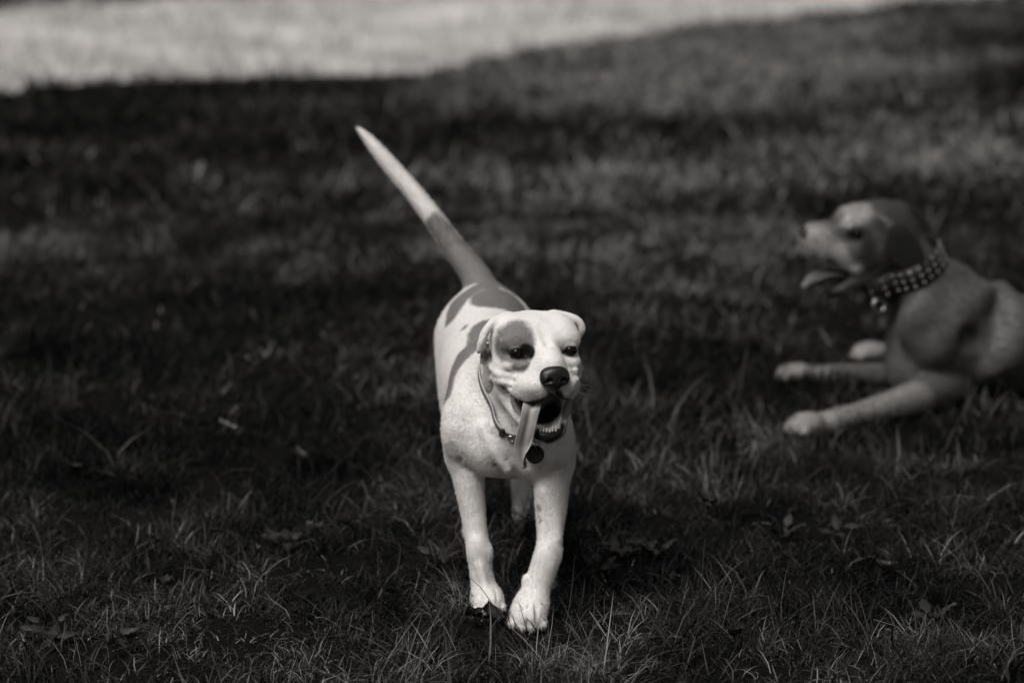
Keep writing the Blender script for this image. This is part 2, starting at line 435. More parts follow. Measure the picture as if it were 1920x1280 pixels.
def sunlit_blade_mat():  # sunlit grass: the brightness is painted into the blade colour
    N = Nodes('sunlit_pale_blade'); t = N.attr('tone'); N.l(N.mix(t, g(0.30), g(0.60)), N.b.inputs['Base Color'])
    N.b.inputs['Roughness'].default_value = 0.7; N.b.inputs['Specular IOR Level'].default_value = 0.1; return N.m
def sunlit_blades():
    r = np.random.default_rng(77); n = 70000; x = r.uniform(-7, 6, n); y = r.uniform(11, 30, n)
    ok = (on_sunlit(x, y) > -0.1) & (r.random(n) < np.clip((vnoise(x, y, 0.35) * 0.6 + vnoise(x, y, 0.12) * 0.4 - 0.36) * 4, 0.05, 1)); x, y = x[ok], y[ok]; n = len(x)
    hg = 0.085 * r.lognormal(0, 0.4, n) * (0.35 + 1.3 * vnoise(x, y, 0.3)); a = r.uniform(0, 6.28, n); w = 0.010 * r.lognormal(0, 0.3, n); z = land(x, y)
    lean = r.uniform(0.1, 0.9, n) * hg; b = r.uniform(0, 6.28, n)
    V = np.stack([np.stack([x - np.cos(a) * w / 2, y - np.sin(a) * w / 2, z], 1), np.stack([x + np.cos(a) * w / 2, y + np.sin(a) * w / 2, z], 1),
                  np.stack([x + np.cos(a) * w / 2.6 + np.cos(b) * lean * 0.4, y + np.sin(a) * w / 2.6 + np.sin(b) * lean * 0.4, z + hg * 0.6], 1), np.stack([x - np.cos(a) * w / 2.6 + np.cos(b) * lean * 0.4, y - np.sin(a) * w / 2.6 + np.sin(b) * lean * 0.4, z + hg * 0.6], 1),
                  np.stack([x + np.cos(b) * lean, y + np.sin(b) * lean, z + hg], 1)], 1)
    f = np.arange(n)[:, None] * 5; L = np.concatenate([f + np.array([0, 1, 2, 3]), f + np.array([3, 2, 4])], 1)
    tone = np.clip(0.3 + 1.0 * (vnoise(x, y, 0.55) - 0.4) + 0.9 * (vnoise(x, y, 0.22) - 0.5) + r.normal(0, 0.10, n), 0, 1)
    return mesh_np('sunlit_grass', V.reshape(-1, 3), L.ravel(), np.tile([4, 3], n), sunlit_blade_mat(), True, dict(tone=np.repeat(tone, 5)))
SUNLIT_G = tag(link('sunlit_grass', sunlit_blades()), 'sunlit grass behind the lawn, sunlight put into its pale colour', 'grass', kind='stuff')
# the lawn beyond the view: the same turf, laid as squares
def turf_square(n, size, seed):
    r = np.random.default_rng(seed); x, y = r.uniform(-size / 2, size / 2, (2, n)); hg = 0.05 * r.lognormal(0, 0.4, n) * (0.5 + vnoise(x, y, 0.16)); a = r.uniform(0, 6.28, n); b = r.uniform(0, 6.28, n)
    w = 0.0045 * r.lognormal(0, 0.3, n); ln = hg * r.uniform(0.2, 1.3, n); z = np.full(n, -0.012); ca, sa, cb, sb = np.cos(a), np.sin(a), np.cos(b), np.sin(b)
    V = np.stack([np.stack([x - ca * w / 2, y - sa * w / 2, z], 1), np.stack([x + ca * w / 2, y + sa * w / 2, z], 1), np.stack([x + ca * w / 2.5 + cb * ln * 0.35, y + sa * w / 2.5 + sb * ln * 0.35, z + hg * 0.65], 1),
                  np.stack([x - ca * w / 2.5 + cb * ln * 0.35, y - sa * w / 2.5 + sb * ln * 0.35, z + hg * 0.65], 1), np.stack([x + cb * ln, y + sb * ln, z + hg], 1)], 1)
    f = np.arange(n)[:, None] * 5; L = np.concatenate([f + np.array([0, 1, 2, 3]), f + np.array([3, 2, 4])], 1)
    tone = np.repeat(np.clip(r.beta(1.5, 3.4, n) + 0.5 * (vnoise(x, y, 0.3) - 0.5) + 0.35 * (r.random(n) < 0.07), 0, 1), 5); tip = np.tile([0, 0, 0.6, 0.6, 1.0], n)
    return mesh_np('turf_square', V.reshape(-1, 3), L.ravel(), np.tile([4, 3], n), GRASS_M, True, dict(tone=tone, tip=tip))
TURF = bpy.data.objects.new('turf_square', turf_square(2300, 0.72, 41))
gx, gy = np.meshgrid(np.arange(-18, 19, 0.6), np.arange(-4, 52, 0.6)); gx, gy = gx.ravel(), gy.ravel()
keep = ((np.abs(gx) > 0.225 * np.maximum(gy, 0) + 0.22) | (gy < 3.5) | (gy > 22.5)) & (on_sunlit(gx, gy) < -0.4)
gx, gy = gx[keep], gy[keep]
pts = bpy.data.meshes.new('outer_grass'); pts.vertices.add(len(gx)); pts.vertices.foreach_set('co', np.stack([gx, gy, land(gx, gy)], 1).astype(np.float32).ravel()); pts.update()
OUTER = link('outer_grass', pts)
ng = bpy.data.node_groups.new('lay_turf', 'GeometryNodeTree')
ng.interface.new_socket('Geometry', in_out='INPUT', socket_type='NodeSocketGeometry'); ng.interface.new_socket('Geometry', in_out='OUTPUT', socket_type='NodeSocketGeometry')
gi, go = ng.nodes.new('NodeGroupInput'), ng.nodes.new('NodeGroupOutput'); ip = ng.nodes.new('GeometryNodeInstanceOnPoints'); oi = ng.nodes.new('GeometryNodeObjectInfo'); oi.inputs['Object'].default_value = TURF
rv = ng.nodes.new('FunctionNodeRandomValue'); rv.data_type = 'INT'; rv.inputs['Min'].default_value = 0; rv.inputs['Max'].default_value = 3
mm = ng.nodes.new('ShaderNodeMath'); mm.operation = 'MULTIPLY'; mm.inputs[1].default_value = math.pi / 2; cx = ng.nodes.new('ShaderNodeCombineXYZ')
iout = [o for o in rv.outputs if o.enabled and o.type == 'INT'][0]
ng.links.new(iout, mm.inputs[0]); ng.links.new(mm.outputs[0], cx.inputs[2]); ng.links.new(cx.outputs[0], ip.inputs['Rotation'])
ng.links.new(gi.outputs[0], ip.inputs['Points']); ng.links.new(oi.outputs['Geometry'], ip.inputs['Instance']); ng.links.new(ip.outputs[0], go.inputs[0])
md = OUTER.modifiers.new('lay_turf', 'NODES'); md.node_group = ng
tag(OUTER, 'dark rough lawn grass continuing around the two dogs', 'grass', kind='stuff')
tag(LAWN, 'short matted dark lawn grass with paler dry patches', 'grass', kind='stuff')
# ------------------------------------------------------------------ coats
def coat_mat(name, light, patch, dark=0.012, flesh=0.22, light2=None, is_fur=False):
    """light hair, darker patches (edge distance in attribute 'patch'), black skin and painted shade ('dark'), wet flesh ('flesh')"""
    N = Nodes(name); o = N.obj()
    n1 = N.noise(38, 4, 0.6, o); n2 = N.noise(160, 3, 0.6, o); n3 = N.noise(9, 3, 0.6, o)
    L = N.mix(n3, g(light * 0.90), g(light * 1.04))
    sp = N.ramp01(N.noise(26, 2, 0.5, o), 0.60, 0.74)                       # faint ticking of the skin under white hair
    L = N.mix(N.math('MULTIPLY', sp, N.math('MULTIPLY', N.attr('tick'), 0.6)), L, g(light * 0.42))
    L = N.mix(N.math('MULTIPLY', N.ramp01(N.noise(13, 3, 0.6, o), 0.48, 0.70), N.math('MULTIPLY', N.attr('tick'), 0.55)), L, g(light * 0.50))
    Pm = N.mix(n3, g(patch * 0.82), g(patch * 1.15))
    d = N.math('ADD', N.attr('patch'), N.math('ADD', N.math('MULTIPLY_ADD', n1, 0.016, -0.008), N.math('MULTIPLY_ADD', n2, 0.008, -0.004)))
    c = N.mix(N.ramp01(d, -0.006, 0.006), Pm, L)
    if not is_fur or True:
        vo = N.n('ShaderNodeTexVoronoi'); vo.inputs['Scale'].default_value = 165; N.l(o, vo.inputs['Vector'])
        c = N.mix(N.math('MULTIPLY', N.math('MULTIPLY', N.ramp01(vo.outputs['Distance'], 0.30, 0.16), N.ramp01(N.attr('pad'), 0.002, -0.004)), 0.55), c, g(0.06))
    dk = N.math('ADD', N.attr('dark'), N.math('MULTIPLY_ADD', n2, 0.005, -0.0025))
    c = N.mix(N.ramp01(dk, -0.003, 0.004), g(dark), c)
    if not is_fur:
        fl = N.ramp01(N.attr('flesh'), -0.002, 0.003)
        c = N.mix(fl, N.mix(n1, g(flesh * 0.7), g(flesh * 1.3)), c)
        wet = N.math('MULTIPLY', fl, N.ramp01(dk, -0.003, 0.004))
        rr = N.math('MULTIPLY_ADD', wet, 0.35, 0.35); N.l(rr, N.b.inputs['Roughness'])
        st = N.n('ShaderNodeMapping'); st.inputs['Scale'].default_value = (1, 0.25, 0.5); N.l(o, st.inputs['Vector'])
        hb = N.noise(420, 3, 0.65, st.outputs[0]); lump = N.noise(20, 4, 0.55, o)
        N.bump(N.math('ADD', N.math('MULTIPLY', hb, 0.15), N.math('MULTIPLY', lump, 1.3)), 0.55, 0.009)
    else:
        N.b.inputs['Roughness'].default_value = 0.5; c = N.mix(N.math('POWER', N.attr('rnd'), 2.2), c, N.mix(0.14, c, g(0.03)))
    N.l(c, N.b.inputs['Base Color']); N.b.inputs['Specular IOR Level'].default_value = 0.22
    return N.m

def short_coat(name, V, Q, attrs, mat, parent, n, length, flow_fn, seed, radius=0.00014, bare=None):
    """short lying hair over the skin, one strand object"""
    r = np.random.default_rng(seed)
    A, B, C, D = (V[Q[:, i]] for i in range(4)); nr = np.cross(C - A, D - B); ar = np.linalg.norm(nr, axis=1); nr /= np.maximum(ar, 1e-12)[:, None]
    p = ar.copy()
    if bare is not None: p[bare[Q].any(1)] = 0
    f = r.choice(len(Q), n, p=p / p.sum())
    u, v = r.random((2, n, 1)); root = (A[f] * (1 - u) + B[f] * u) * (1 - v) + (D[f] * (1 - u) + C[f] * u) * v
    N_ = nr[f]; T = flow_fn(root); T = T - N_ * (T * N_).sum(1)[:, None]; T /= np.maximum(np.linalg.norm(T, axis=1), 1e-6)[:, None]
    T = T + r.normal(0, 0.22, (n, 3)); ln = (length(root) * r.uniform(0.6, 1.25, n))[:, None]
    fly = np.where(r.random(n) < 0.18, r.uniform(1.5, 3.6, n), 1.0)[:, None]
    P = np.stack([root - N_ * 0.0005, root + T * ln * 0.5 + N_ * ln * 0.16 * fly, root + T * ln + N_ * ln * 0.20 * fly], 1)
    base = np.array(parent.location)
    hc = bpy.data.hair_curves.new(name); hc.add_curves([3] * n)
    hc.attributes['position'].data.foreach_set('vector', (P - base).astype(np.float32).ravel())
    ra = hc.attributes.new('radius', 'FLOAT', 'POINT') if 'radius' not in hc.attributes else hc.attributes['radius']
    ra.data.foreach_set('value', np.tile(np.array([1.0, 0.8, 0.15], np.float32) * radius, n))
    rn = hc.attributes.new('rnd', 'FLOAT', 'CURVE'); rn.data.foreach_set('value', r.random(n).astype(np.float32))
    for k, a in attrs.items():
        at_ = hc.attributes.new(k, 'FLOAT', 'CURVE'); at_.data.foreach_set('value', a[Q[f]].mean(1).astype(np.float32))
    hc.materials.append(mat); o = link(name, hc, parent); o['kind'] = 'stuff'; return o

EYE_M = plain('eye_dark', 0.005, rough=0.05, spec=0.16, namt=0.4)
NOSE_M = plain('nose_leather', 0.010, rough=0.33, spec=0.45, nscale=380, bump=0.5)
TOOTH_M = plain('tooth_enamel', 0.62, rough=0.25, spec=0.5)
def tongue_mat(name, top, under):
    N = Nodes(name); n = N.noise(700, 3, 0.6, N.obj()); n2 = N.noise(70, 3, 0.6, N.obj())
    c = N.mix(n2, g(top * 0.85), g(top * 1.15)); c = N.mix(N.ramp01(N.attr('under'), 0.3, 0.7), c, N.mix(n2, g(under * 0.6), g(under * 1.4)))
    N.l(c, N.b.inputs['Base Color']); N.b.inputs['Roughness'].default_value = 0.34; N.b.inputs['Specular IOR Level'].default_value = 0.45
    N.bump(n, 0.25, 0.002); return N.m
TONGUE_M = tongue_mat('tongue_flesh', 0.31, 0.10)
METAL_M = plain('tag_metal', 0.55, rough=0.25, metal=1.0)
BLACK_M = plain('black_tag', 0.006, rough=0.5, spec=0.12)
def webbing():
    N = Nodes('pale_webbing'); e = N.ramp01(N.attr('edge'), 0.55, 0.8)
    N.l(N.mix(e, g(0.13), g(0.42)), N.b.inputs['Base Color']); N.b.inputs['Roughness'].default_value = 0.8
    N.bump(N.noise(500, 3, 0.6, N.obj()), 0.3, 0.002); return N.m
LEATHER_PALE = webbing()
LEATHER_DARK = plain('dark_leather', 0.016, rough=0.5, nscale=200, bump=0.3)
WHISK_M = plain('whisker', 0.5, rough=0.4)
CLAW_M = plain('claw_horn', 0.22, rough=0.4)

# ------------------------------------------------------------------ the walking white dog
def paw(c, base, fwd, w, l, hgt, k=0.012, toes=4):
    """base: point under the paw's middle; fwd: unit vector on the ground"""
    fwd = np.asarray(fwd, float); fwd = fwd / np.linalg.norm(fwd); side = np.array([-fwd[1], fwd[0], 0]); up = np.array([0, 0, 1.0])
    if len(fwd) == 3 and abs(fwd[2]) > 1e-3: side /= np.linalg.norm(side); up = np.cross(fwd, side); up = up if up[2] > 0 else -up
    R = np.stack([side, fwd, up], 1)
    c.ell(base + up * hgt * 0.55, (w * 0.46, l * 0.42, hgt * 0.55), R, k=0.018)
    claws = []
    for i in range(toes):
        q = (i - (toes - 1) / 2) / ((toes - 1) / 2)
        m = base + side * q * w * 0.37 + fwd * l * (0.36 - 0.10 * q * q) + up * hgt * 0.36
        b = base + side * q * w * 0.26 + fwd * l * 0.02 + up * hgt * 0.72
        c.cone(b, m, w * 0.120, w * 0.135, k=0.004)
        if i: 
            e = base + side * (q - 1 / (toes - 1)) * w * 0.37 + fwd * l * 0.50 + up * hgt * 0.45; c.cone(base + side * (q - 1 / (toes - 1)) * w * 0.30 + fwd * l * 0.05 + up * hgt * 1.15, e, 0.0012, 0.0022, k=0.006, cut=True)
        claws.append((m + fwd * w * 0.10 + up * hgt * 0.02, fwd * 0.8 - up * 0.45))
    return claws

def white_dog():
    root = link('white_dog', None); root.location = Vector((0.0, 4.65, 0.0))
    tag(root, 'white short-haired dog with grey patches walking forward, tongue hanging out', 'dog')
    c = Clay((-0.40, 4.16, -0.03), (0.30, 5.52, 0.88), 0.0026)
    A = at
    def hit(px, py):
        d = at(px, py, 1.0) - np.array([0, 0, CAM_H]); t = np.arange(4.1, 5.55, 0.001)
        Pt = np.array([0, 0, CAM_H]) + d[None, :] * t[:, None]; f = c.sample(np.clip(Pt, c.lo, c.lo + (np.array(c.F.shape) - 1.01) * c.h))
        i = np.argmax(f < 0); return Pt[i] if f[i] < 0 else at(px, py, 4.8)
    # trunk
    c.ell(A(957, 788, 4.57), (0.098, 0.125, 0.112), k=0.03)
    c.chain([(A(946, 766, 4.61), 0.100), (A(925, 712, 4.78), 0.108), (A(917, 670, 4.93), 0.102), (A(913, 624, 5.05), 0.099), (A(913, 606, 5.12), 0.085)], k=0.04)
    c.ell(A(922, 785, 4.74), (0.075, 0.17, 0.085), k=0.05)                                      # keel of the ribs
    # breast muscles either side of the breastbone
    c.ell(A(920, 838, 4.485), (0.048, 0.050, 0.056), k=0.03); c.ell(A(998, 842, 4.475), (0.046, 0.048, 0.056), k=0.03)
    c.ell(A(960, 812, 4.462), (0.030, 0.030, 0.040), k=0.03)
    # shoulders and upper arms
    c.chain([(A(890, 690, 4.66), 0.040), (A(876, 790, 4.515), 0.050), (A(876, 850, 4.53), 0.043)], k=0.025)
    c.chain([(A(1000, 705, 4.66), 0.040), (A(1026, 806, 4.49), 0.050), (A(1033, 866, 4.50), 0.044)], k=0.025)
    # fore legs
    c.chain([(A(876, 850, 4.53), 0.040), (A(878, 895, 4.515), 0.0300), (A(887, 960, 4.505), 0.0235), (A(893, 1004, 4.495), 0.0215),
             (A(898, 1034, 4.485), 0.0228), (A(901, 1064, 4.48), 0.0215), (A(907, 1100, 4.475), 0.0235), (A(911, 1120, 4.465), 0.025)], k=0.012)
    c.ell(A(914, 1036, 4.480), (0.009, 0.013, 0.015), k=0.010)                                   # pad side of the wrist
    c.ell(A(894, 1028, 4.470), (0.012, 0.008, 0.020), k=0.018)
    c1 = paw(c, np.array([A(915, 1134, 4.46)[0], 4.452, -0.002]), (0.12, -1, 0), 0.066, 0.092, 0.046)
    c.chain([(A(1035, 850, 4.50), 0.043), (A(1034, 905, 4.475), 0.0345), (A(1033, 950, 4.455), 0.0300), (A(1031, 1000, 4.43), 0.0240),
             (A(1028, 1032, 4.41), 0.0240), (A(1021, 1060, 4.395), 0.0252), (A(1008, 1096, 4.385), 0.0255), (A(1000, 1124, 4.375), 0.029)], k=0.012)
    c.ell(A(1043, 1040, 4.41), (0.009, 0.012, 0.018), k=0.010); c.ell(A(1021, 1046, 4.384), (0.016, 0.012, 0.022), k=0.018)
    c.chain([(A(1022, 925, 4.44), 0.008), (A(1040, 960, 4.43), 0.007), (A(1046, 1010, 4.41), 0.005)], k=0.012)   # sinew down the fore arm
    c.ell(A(985, 1088, 4.385), (0.006, 0.008, 0.012), k=0.008)                                   # dew claw
    c2 = paw(c, A(992, 1146, 4.365) - [0, 0, 0.022], (-0.08, -0.90, -0.36), 0.074, 0.095, 0.050)
    # tendons and loose skin over the breast
    c.chain([(A(900, 1060, 4.460), 0.003), (A(906, 1085, 4.453), 0.003), (A(912, 1110, 4.444), 0.003)], k=0.016)
    c.chain([(A(925, 868, 4.45), 0.001), (A(960, 862, 4.42), 0.002), (A(985, 872, 4.43), 0.001)], k=0.016, cut=True)
    c.chain([(A(905, 800, 4.45), 0.004), (A(930, 850, 4.43), 0.006), (A(950, 880, 4.43), 0.006)], k=0.02)
    c.chain([(A(872, 838, 4.475), 0.001), (A(862, 870, 4.485), 0.001), (A(880, 882, 4.485), 0.001)], k=0.014, cut=True)
    # hind legs: near one trailing, other under the belly
    c.chain([(A(940, 640, 5.06), 0.076), (A(962, 745, 4.98), 0.062), (A(975, 810, 5.02), 0.042), (A(979, 868, 5.10), 0.0290), (A(978, 900, 5.10), 0.0235), (A(981, 945, 5.06), 0.0225), (A(985, 968, 5.03), 0.022)], k=0.03)
    c3 = paw(c, ground_at(986, 990) + [0, 0.02, 0.0], (0.1, -1, 0), 0.052, 0.085, 0.040)
    c.chain([(A(883, 640, 5.06), 0.076), (A(876, 740, 4.95), 0.060), (A(877, 815, 4.97), 0.041), (A(885, 880, 5.04), 0.028), (A(886, 930, 5.01), 0.0225), (A(888, 985, 4.97), 0.0215), (A(889, 1000, 4.95), 0.022)], k=0.03)
    c4 = paw(c, ground_at(889, 1018) + [0, 0.02, 0.0], (0.05, -1, 0), 0.050, 0.085, 0.040)
    # tail
    c.chain([(A(906, 556, 5.14), 0.038), (A(893, 520, 5.18), 0.0320), (A(868, 486, 5.21), 0.0270), (A(838, 446, 5.24), 0.0225), (A(803, 396, 5.27), 0.0192), (A(768, 352, 5.30), 0.0175), (A(735, 314, 5.32), 0.0165),
             (A(703, 276, 5.34), 0.0128), (A(685, 255, 5.35), 0.0085), (A(673, 243, 5.355), 0.0045)], k=0.022)
    # neck
    c.chain([(A(945, 735, 4.66), 0.100), (A(965, 712, 4.56), 0.081), (A(985, 680, 4.48), 0.072)], k=0.03)
    H = Frame(A(1001, 657, 4.42), math.radians(16), math.radians(0), math.radians(-1))
    I = H.R
    # skull, brow, cheeks
    c.ell(H(0, -0.016, 0.014), (0.080, 0.078, 0.058), I, k=0.02)
    for s in (-1, 1):
        c.ell(H(s * 0.044, 0.000, 0.034), (0.036, 0.055, 0.036), I, k=0.015)                     # temple muscle
        c.ell(H(s * 0.055, 0.016, -0.030), (0.030, 0.048, 0.046), I, k=0.018)                    # cheek
        c.ell(H(s * 0.044, 0.042, 0.030), (0.032, 0.026, 0.020), H.rot(0, s * 0.2, 0), k=0.02)  # brow
        c.ell(H(s * 0.050, 0.056, -0.012), (0.024, 0.020, 0.014), I, k=0.012)                    # under the eye
    c.cone(H(0, 0.030, 0.028), H(0, 0.112, -0.004), 0.030, 0.024, k=0.018)                       # stop and bridge
    c.ell(H(0, 0.084, -0.026), (0.046, 0.050, 0.032), I, k=0.018)                                # muzzle
    for s in (-1, 1):
        c.ell(H(s * 0.026, 0.108, -0.041), (0.025, 0.027, 0.023), I, k=0.010)                    # whisker pads
        c.chain([(H(s * 0.022, 0.118, -0.055), 0.011), (H(s * 0.040, 0.096, -0.062), 0.0125), (H(s * 0.056, 0.064, -0.053), 0.0125), (H(s * 0.067, 0.036, -0.042), 0.014)], k=0.010)  # flews
        c.ell(H(s * 0.044, 0.078, -0.046), (0.020, 0.034, 0.022), I, k=0.014)
    # lower jaw
    for s in (-1, 1):
        c.chain([(H(s * 0.056, 0.004, -0.070), 0.020), (H(s * 0.046, 0.040, -0.101), 0.0150), (H(s * 0.028, 0.076, -0.129), 0.0120), (H(s * 0.011, 0.094, -0.141), 0.0125), (H(0, 0.096, -0.142), 0.0125)], k=0.010)
    c.ell(H(0, 0.026, -0.116), (0.036, 0.060, 0.014), H.rot(-0.55), k=0.02)                       # floor of the mouth
    c.ell(H(0, -0.030, -0.085), (0.056, 0.058, 0.045), I, k=0.03)                                # throat
    # mouth hollow
    c.ell(H(0, 0.066, -0.085), (0.036, 0.060, 0.021), H.rot(-0.33), k=0.008, cut=True)
    c.ell(H(0, 0.108, -0.104), (0.027, 0.038, 0.027), H.rot(-0.30), k=0.008, cut=True)
    for s in (-1, 1):
        c.chain([(H(s * 0.072, 0.044, -0.062), 0.003), (H(s * 0.062, 0.056, -0.074), 0.0075), (H(s * 0.046, 0.082, -0.092), 0.012), (H(s * 0.028, 0.108, -0.100), 0.016)], k=0.006, cut=True)
    # web of lip inside the corners of the mouth
    for s in (-1, 1):
        c.chain([(H(s * 0.055, 0.040, -0.062), 0.007), (H(s * 0.050, 0.040, -0.082), 0.007), (H(s * 0.042, 0.050, -0.100), 0.007)], k=0.006)
    c.chain([(H(0.052, 0.068, -0.062), 0.006), (H(0.054, 0.064, -0.080), 0.007), (H(0.049, 0.066, -0.098), 0.007), (H(0.037, 0.078, -0.122), 0.006)], k=0.006)
    c.chain([(H(-0.056, 0.056, -0.066), 0.005), (H(-0.054, 0.056, -0.084), 0.006), (H(-0.044, 0.064, -0.106), 0.006)], k=0.006)
    # lip groove, eye sockets, creases
    c.cone(H(0, 0.138, -0.040), H(0, 0.138, -0.066), 0.003, 0.003, k=0.006, cut=True)
    for s in (-1, 1):
        c.ell(H(s * 0.052, 0.072, 0.011), (0.0122, 0.0135, 0.0098), H.rot(0, s * 0.18, 0), k=0.004, cut=True)
        c.chain([(H(s * 0.030, 0.080, 0.002), 0.0025), (H(s * 0.036, 0.084, -0.012), 0.0025), (H(s * 0.052, 0.078, -0.022), 0.0025), (H(s * 0.068, 0.058, -0.026), 0.002)], k=0.008, cut=True)
        c.chain([(H(s * 0.046, 0.096, -0.036), 0.002), (H(s * 0.060, 0.076, -0.040), 0.0014), (H(s * 0.076, 0.052, -0.040), 0.0012)], k=0.011, cut=True)
        c.chain([(H(s * 0.050, 0.092, -0.050), 0.0018), (H(s * 0.068, 0.064, -0.054), 0.0014), (H(s * 0.080, 0.042, -0.056), 0.0012)], k=0.010, cut=True)
        c.chain([(H(s * 0.084, 0.040, -0.012), 0.002), (H(s * 0.087, 0.030, -0.026), 0.0025), (H(s * 0.084, 0.030, -0.042), 0.002)], k=0.007, cut=True)
    c.chain([(H(0, 0.052, 0.062), 0.002), (H(0, 0.072, 0.042), 0.002), (H(0, 0.088, 0.028), 0.002)], k=0.018, cut=True)
    # ears folded back: a rolled fold on top, the leather hanging behind the cheek
    for s in (-1, 1):
        c.chain([(H(s * 0.082, 0.012, 0.040), 0.006), (H(s * 0.090, 0.008, 0.018), 0.007), (H(s * 0.092, 0.000, -0.004), 0.006)], k=0.008, cut=True)
    for s, e in ((-1, 1.0), (1, 0.62)):
        z = lambda v: 0.058 - (0.058 - v) * e
        c.chain([(H(s * 0.046, -0.022, 0.058), 0.014), (H(s * 0.072, -0.010, z(0.058)), 0.0095), (H(s * 0.089, -0.004, z(0.046)), 0.0075), (H(s * (0.101 if s < 0 else 0.095), -0.002, z(0.022)), 0.0065), (H(s * (0.105 if s < 0 else 0.093), -0.008, z(0.002)), 0.0055)], k=0.006)
        c.chain([(H(s * 0.060, 0.010, 0.066), 0.0015), (H(s * 0.076, 0.010, 0.052), 0.003), (H(s * 0.086, 0.010, 0.030), 0.003)], k=0.008, cut=True)
        c.chain([(H(s * 0.060, -0.045, 0.046), 0.012), (H(s * 0.084, -0.034, z(0.034)), 0.009), (H(s * (0.097 if s < 0 else 0.086), -0.026, z(0.010)), 0.0070)], k=0.010)
    c.ell(H(-0.084, -0.024, -0.036), (0.0055, 0.026, 0.048), H.rot(0.10, -0.16, 0.75), k=0.006)
    c.ell(H(0.076, -0.048, -0.010), (0.0075, 0.028, 0.050), H.rot(0.10, 0.25, -0.30), k=0.008)
    # loose folds of skin on the cheeks
    for st in (((920, 684, .0045), (932, 700, .0055), (950, 704, .0055), (968, 697, .004)), ((923, 708, .004), (938, 716, .005), (955, 714, .004)), ((921, 655, .004), (920, 672, .005), (921, 690, .004)),
               ((1082, 690, .004), (1076, 699, .005), (1066, 696, .004)), ((1082, 712, .004), (1076, 716, .004)), ((948, 640, .003), (966, 632, .004), (984, 634, .003))):
        pt = [(hit(x, y) + np.array([0, 0.0036, 0]), r_) for x, y, r_ in st]; pt = [q for q in pt if q[0][1] < 4.48]
        if len(pt) > 1: c.chain(pt, k=0.006)
    # eyelids
    for s in (-1, 1):
        up = [(H(s * (0.052 + 0.0122 * math.cos(a)), 0.0655 + 0.004 * math.sin(a) - 0.004 * abs(math.cos(a)) - s * 0.0, 0.011 + 0.0096 * math.sin(a)), 0.0024) for a in np.linspace(0, math.pi, 6)]
        dn = [(H(s * (0.052 + 0.0122 * math.cos(a)), 0.0655 + 0.003 * math.sin(a) - 0.004 * abs(math.cos(a)), 0.011 - 0.0084 * math.sin(a)), 0.0022) for a in np.linspace(0, math.pi, 6)]
        c.chain(up, k=0.005, sub=3); c.chain(dn, k=0.005, sub=3)

    hc_ = lambda *st: [(hit(x, y), r) for x, y, r in st]
    P1 = hc_((925, 560, 0.050), (950, 562, 0.056), (972, 584, 0.042))
    P2 = hc_((888, 543, 0.028), (862, 562, 0.031), (846, 596, 0.024))
    P3 = [(A(905, 535, 5.16), 0.05)] + [(A(868, 486, 5.20), 0.034), (A(816, 416, 5.25), 0.020)]
    P4 = hc_((838, 745, 0.014), (846, 708, 0.024), (864, 672, 0.028), (886, 648, 0.031)) + [(A(921, 690, 4.80) + np.array([-0.01, 0, 0.098]), 0.034), (A(930, 700, 4.84) + np.array([0.07, 0, 0.06]), 0.03)]
    P6 = hc_((880, 545, 0.016), (915, 535, 0.022), (950, 540, 0.018))
    P7 = [(A(913, 606, 5.12) + np.array([0.01, 0.02, 0.085]), 0.045), (A(940, 606, 5.10) + np.array([0.02, 0.0, 0.075]), 0.04)]
    P8 = hc_((1009, 950, 0.004), (1012, 954, 0.004)); P9 = hc_((1010, 966, 0.001), (1014, 976, 0.001)); P10 = hc_((1050, 939, 0.0005), (1051, 940, 0.0005))
    P5 = hc_((869, 617, 0.008), (874, 611, 0.006))
    patches = [lambda V, q=q: sd_chain(V, q) for q in (P1, P2, P3, P4, P5, P6, P7, P8, P9, P10)] + [
        lambda V: sd_ell(V, H(-0.048, 0.036, 0.024), (0.036, 0.058, 0.042), H.rot(0, 0.35, 0)),     # eye patch
        lambda V: sd_ell(V, H(-0.044, 0.075, -0.010), (0.020, 0.02, 0.014)),
        lambda V: sd_ell(V, H(-0.094, -0.024, -0.012), (0.022, 0.05, 0.016)), lambda V: sd_ell(V, H(-0.106, -0.030, -0.046), (0.016, 0.05, 0.022)),          # ear leather
    ]
    def attrs(V):
        p = np.full(len(V), 0.1)
        for f in patches: p = np.minimum(p, f(V))
        q = H.inv(V); x, y, z = q.T
        d = np.full(len(V), 0.1)
        for s in (-1, 1):
            d = np.minimum(d, sd_ell(q, (s * 0.052, 0.066, 0.011), (0.0185, 0.02, 0.0115) if s < 0 else (0.0138, 0.02, 0.0112)))
        d = np.minimum(d, sd_ell(q, (-0.036, 0.072, 0.014), (0.016, 0.024, 0.015)))
        d = np.minimum(d, sd_ell(q, (0.041, 0.072, 0.010), (0.007, 0.02, 0.006)))
        d = np.minimum(d, sd_ell(q, (0, 0.145, -0.024), (0.030, 0.018, 0.024)))
        d = np.minimum(d, sd_chain(q, [((0, 0.14, -0.040), 0.010), ((0.002, 0.136, -0.056), 0.015), ((0.006, 0.130, -0.068), 0.017)]))
        for s in (-1, 1):   # black lip line
            d = np.minimum(d, sd_chain(q, [((s * 0.008, 0.128, -0.070), 0.012), ((s * 0.026, 0.116, -0.072), 0.0085), ((s * 0.042, 0.090, -0.077), 0.0065), ((s * 0.060, 0.058, -0.066), 0.0065), ((s * 0.072, 0.044, -0.058), 0.006)]))
            d = np.minimum(d, sd_chain(q, [((s * 0.034, 0.078, -0.122), 0.004), ((s * 0.024, 0.096, -0.136), 0.0085), ((0, 0.108, -0.142), 0.0115)]))
            c_, s_ = math.cos(-0.33), math.sin(-0.33); Rl = np.array([[1, 0, 0], [0, c_, -s_], [0, s_, c_]])
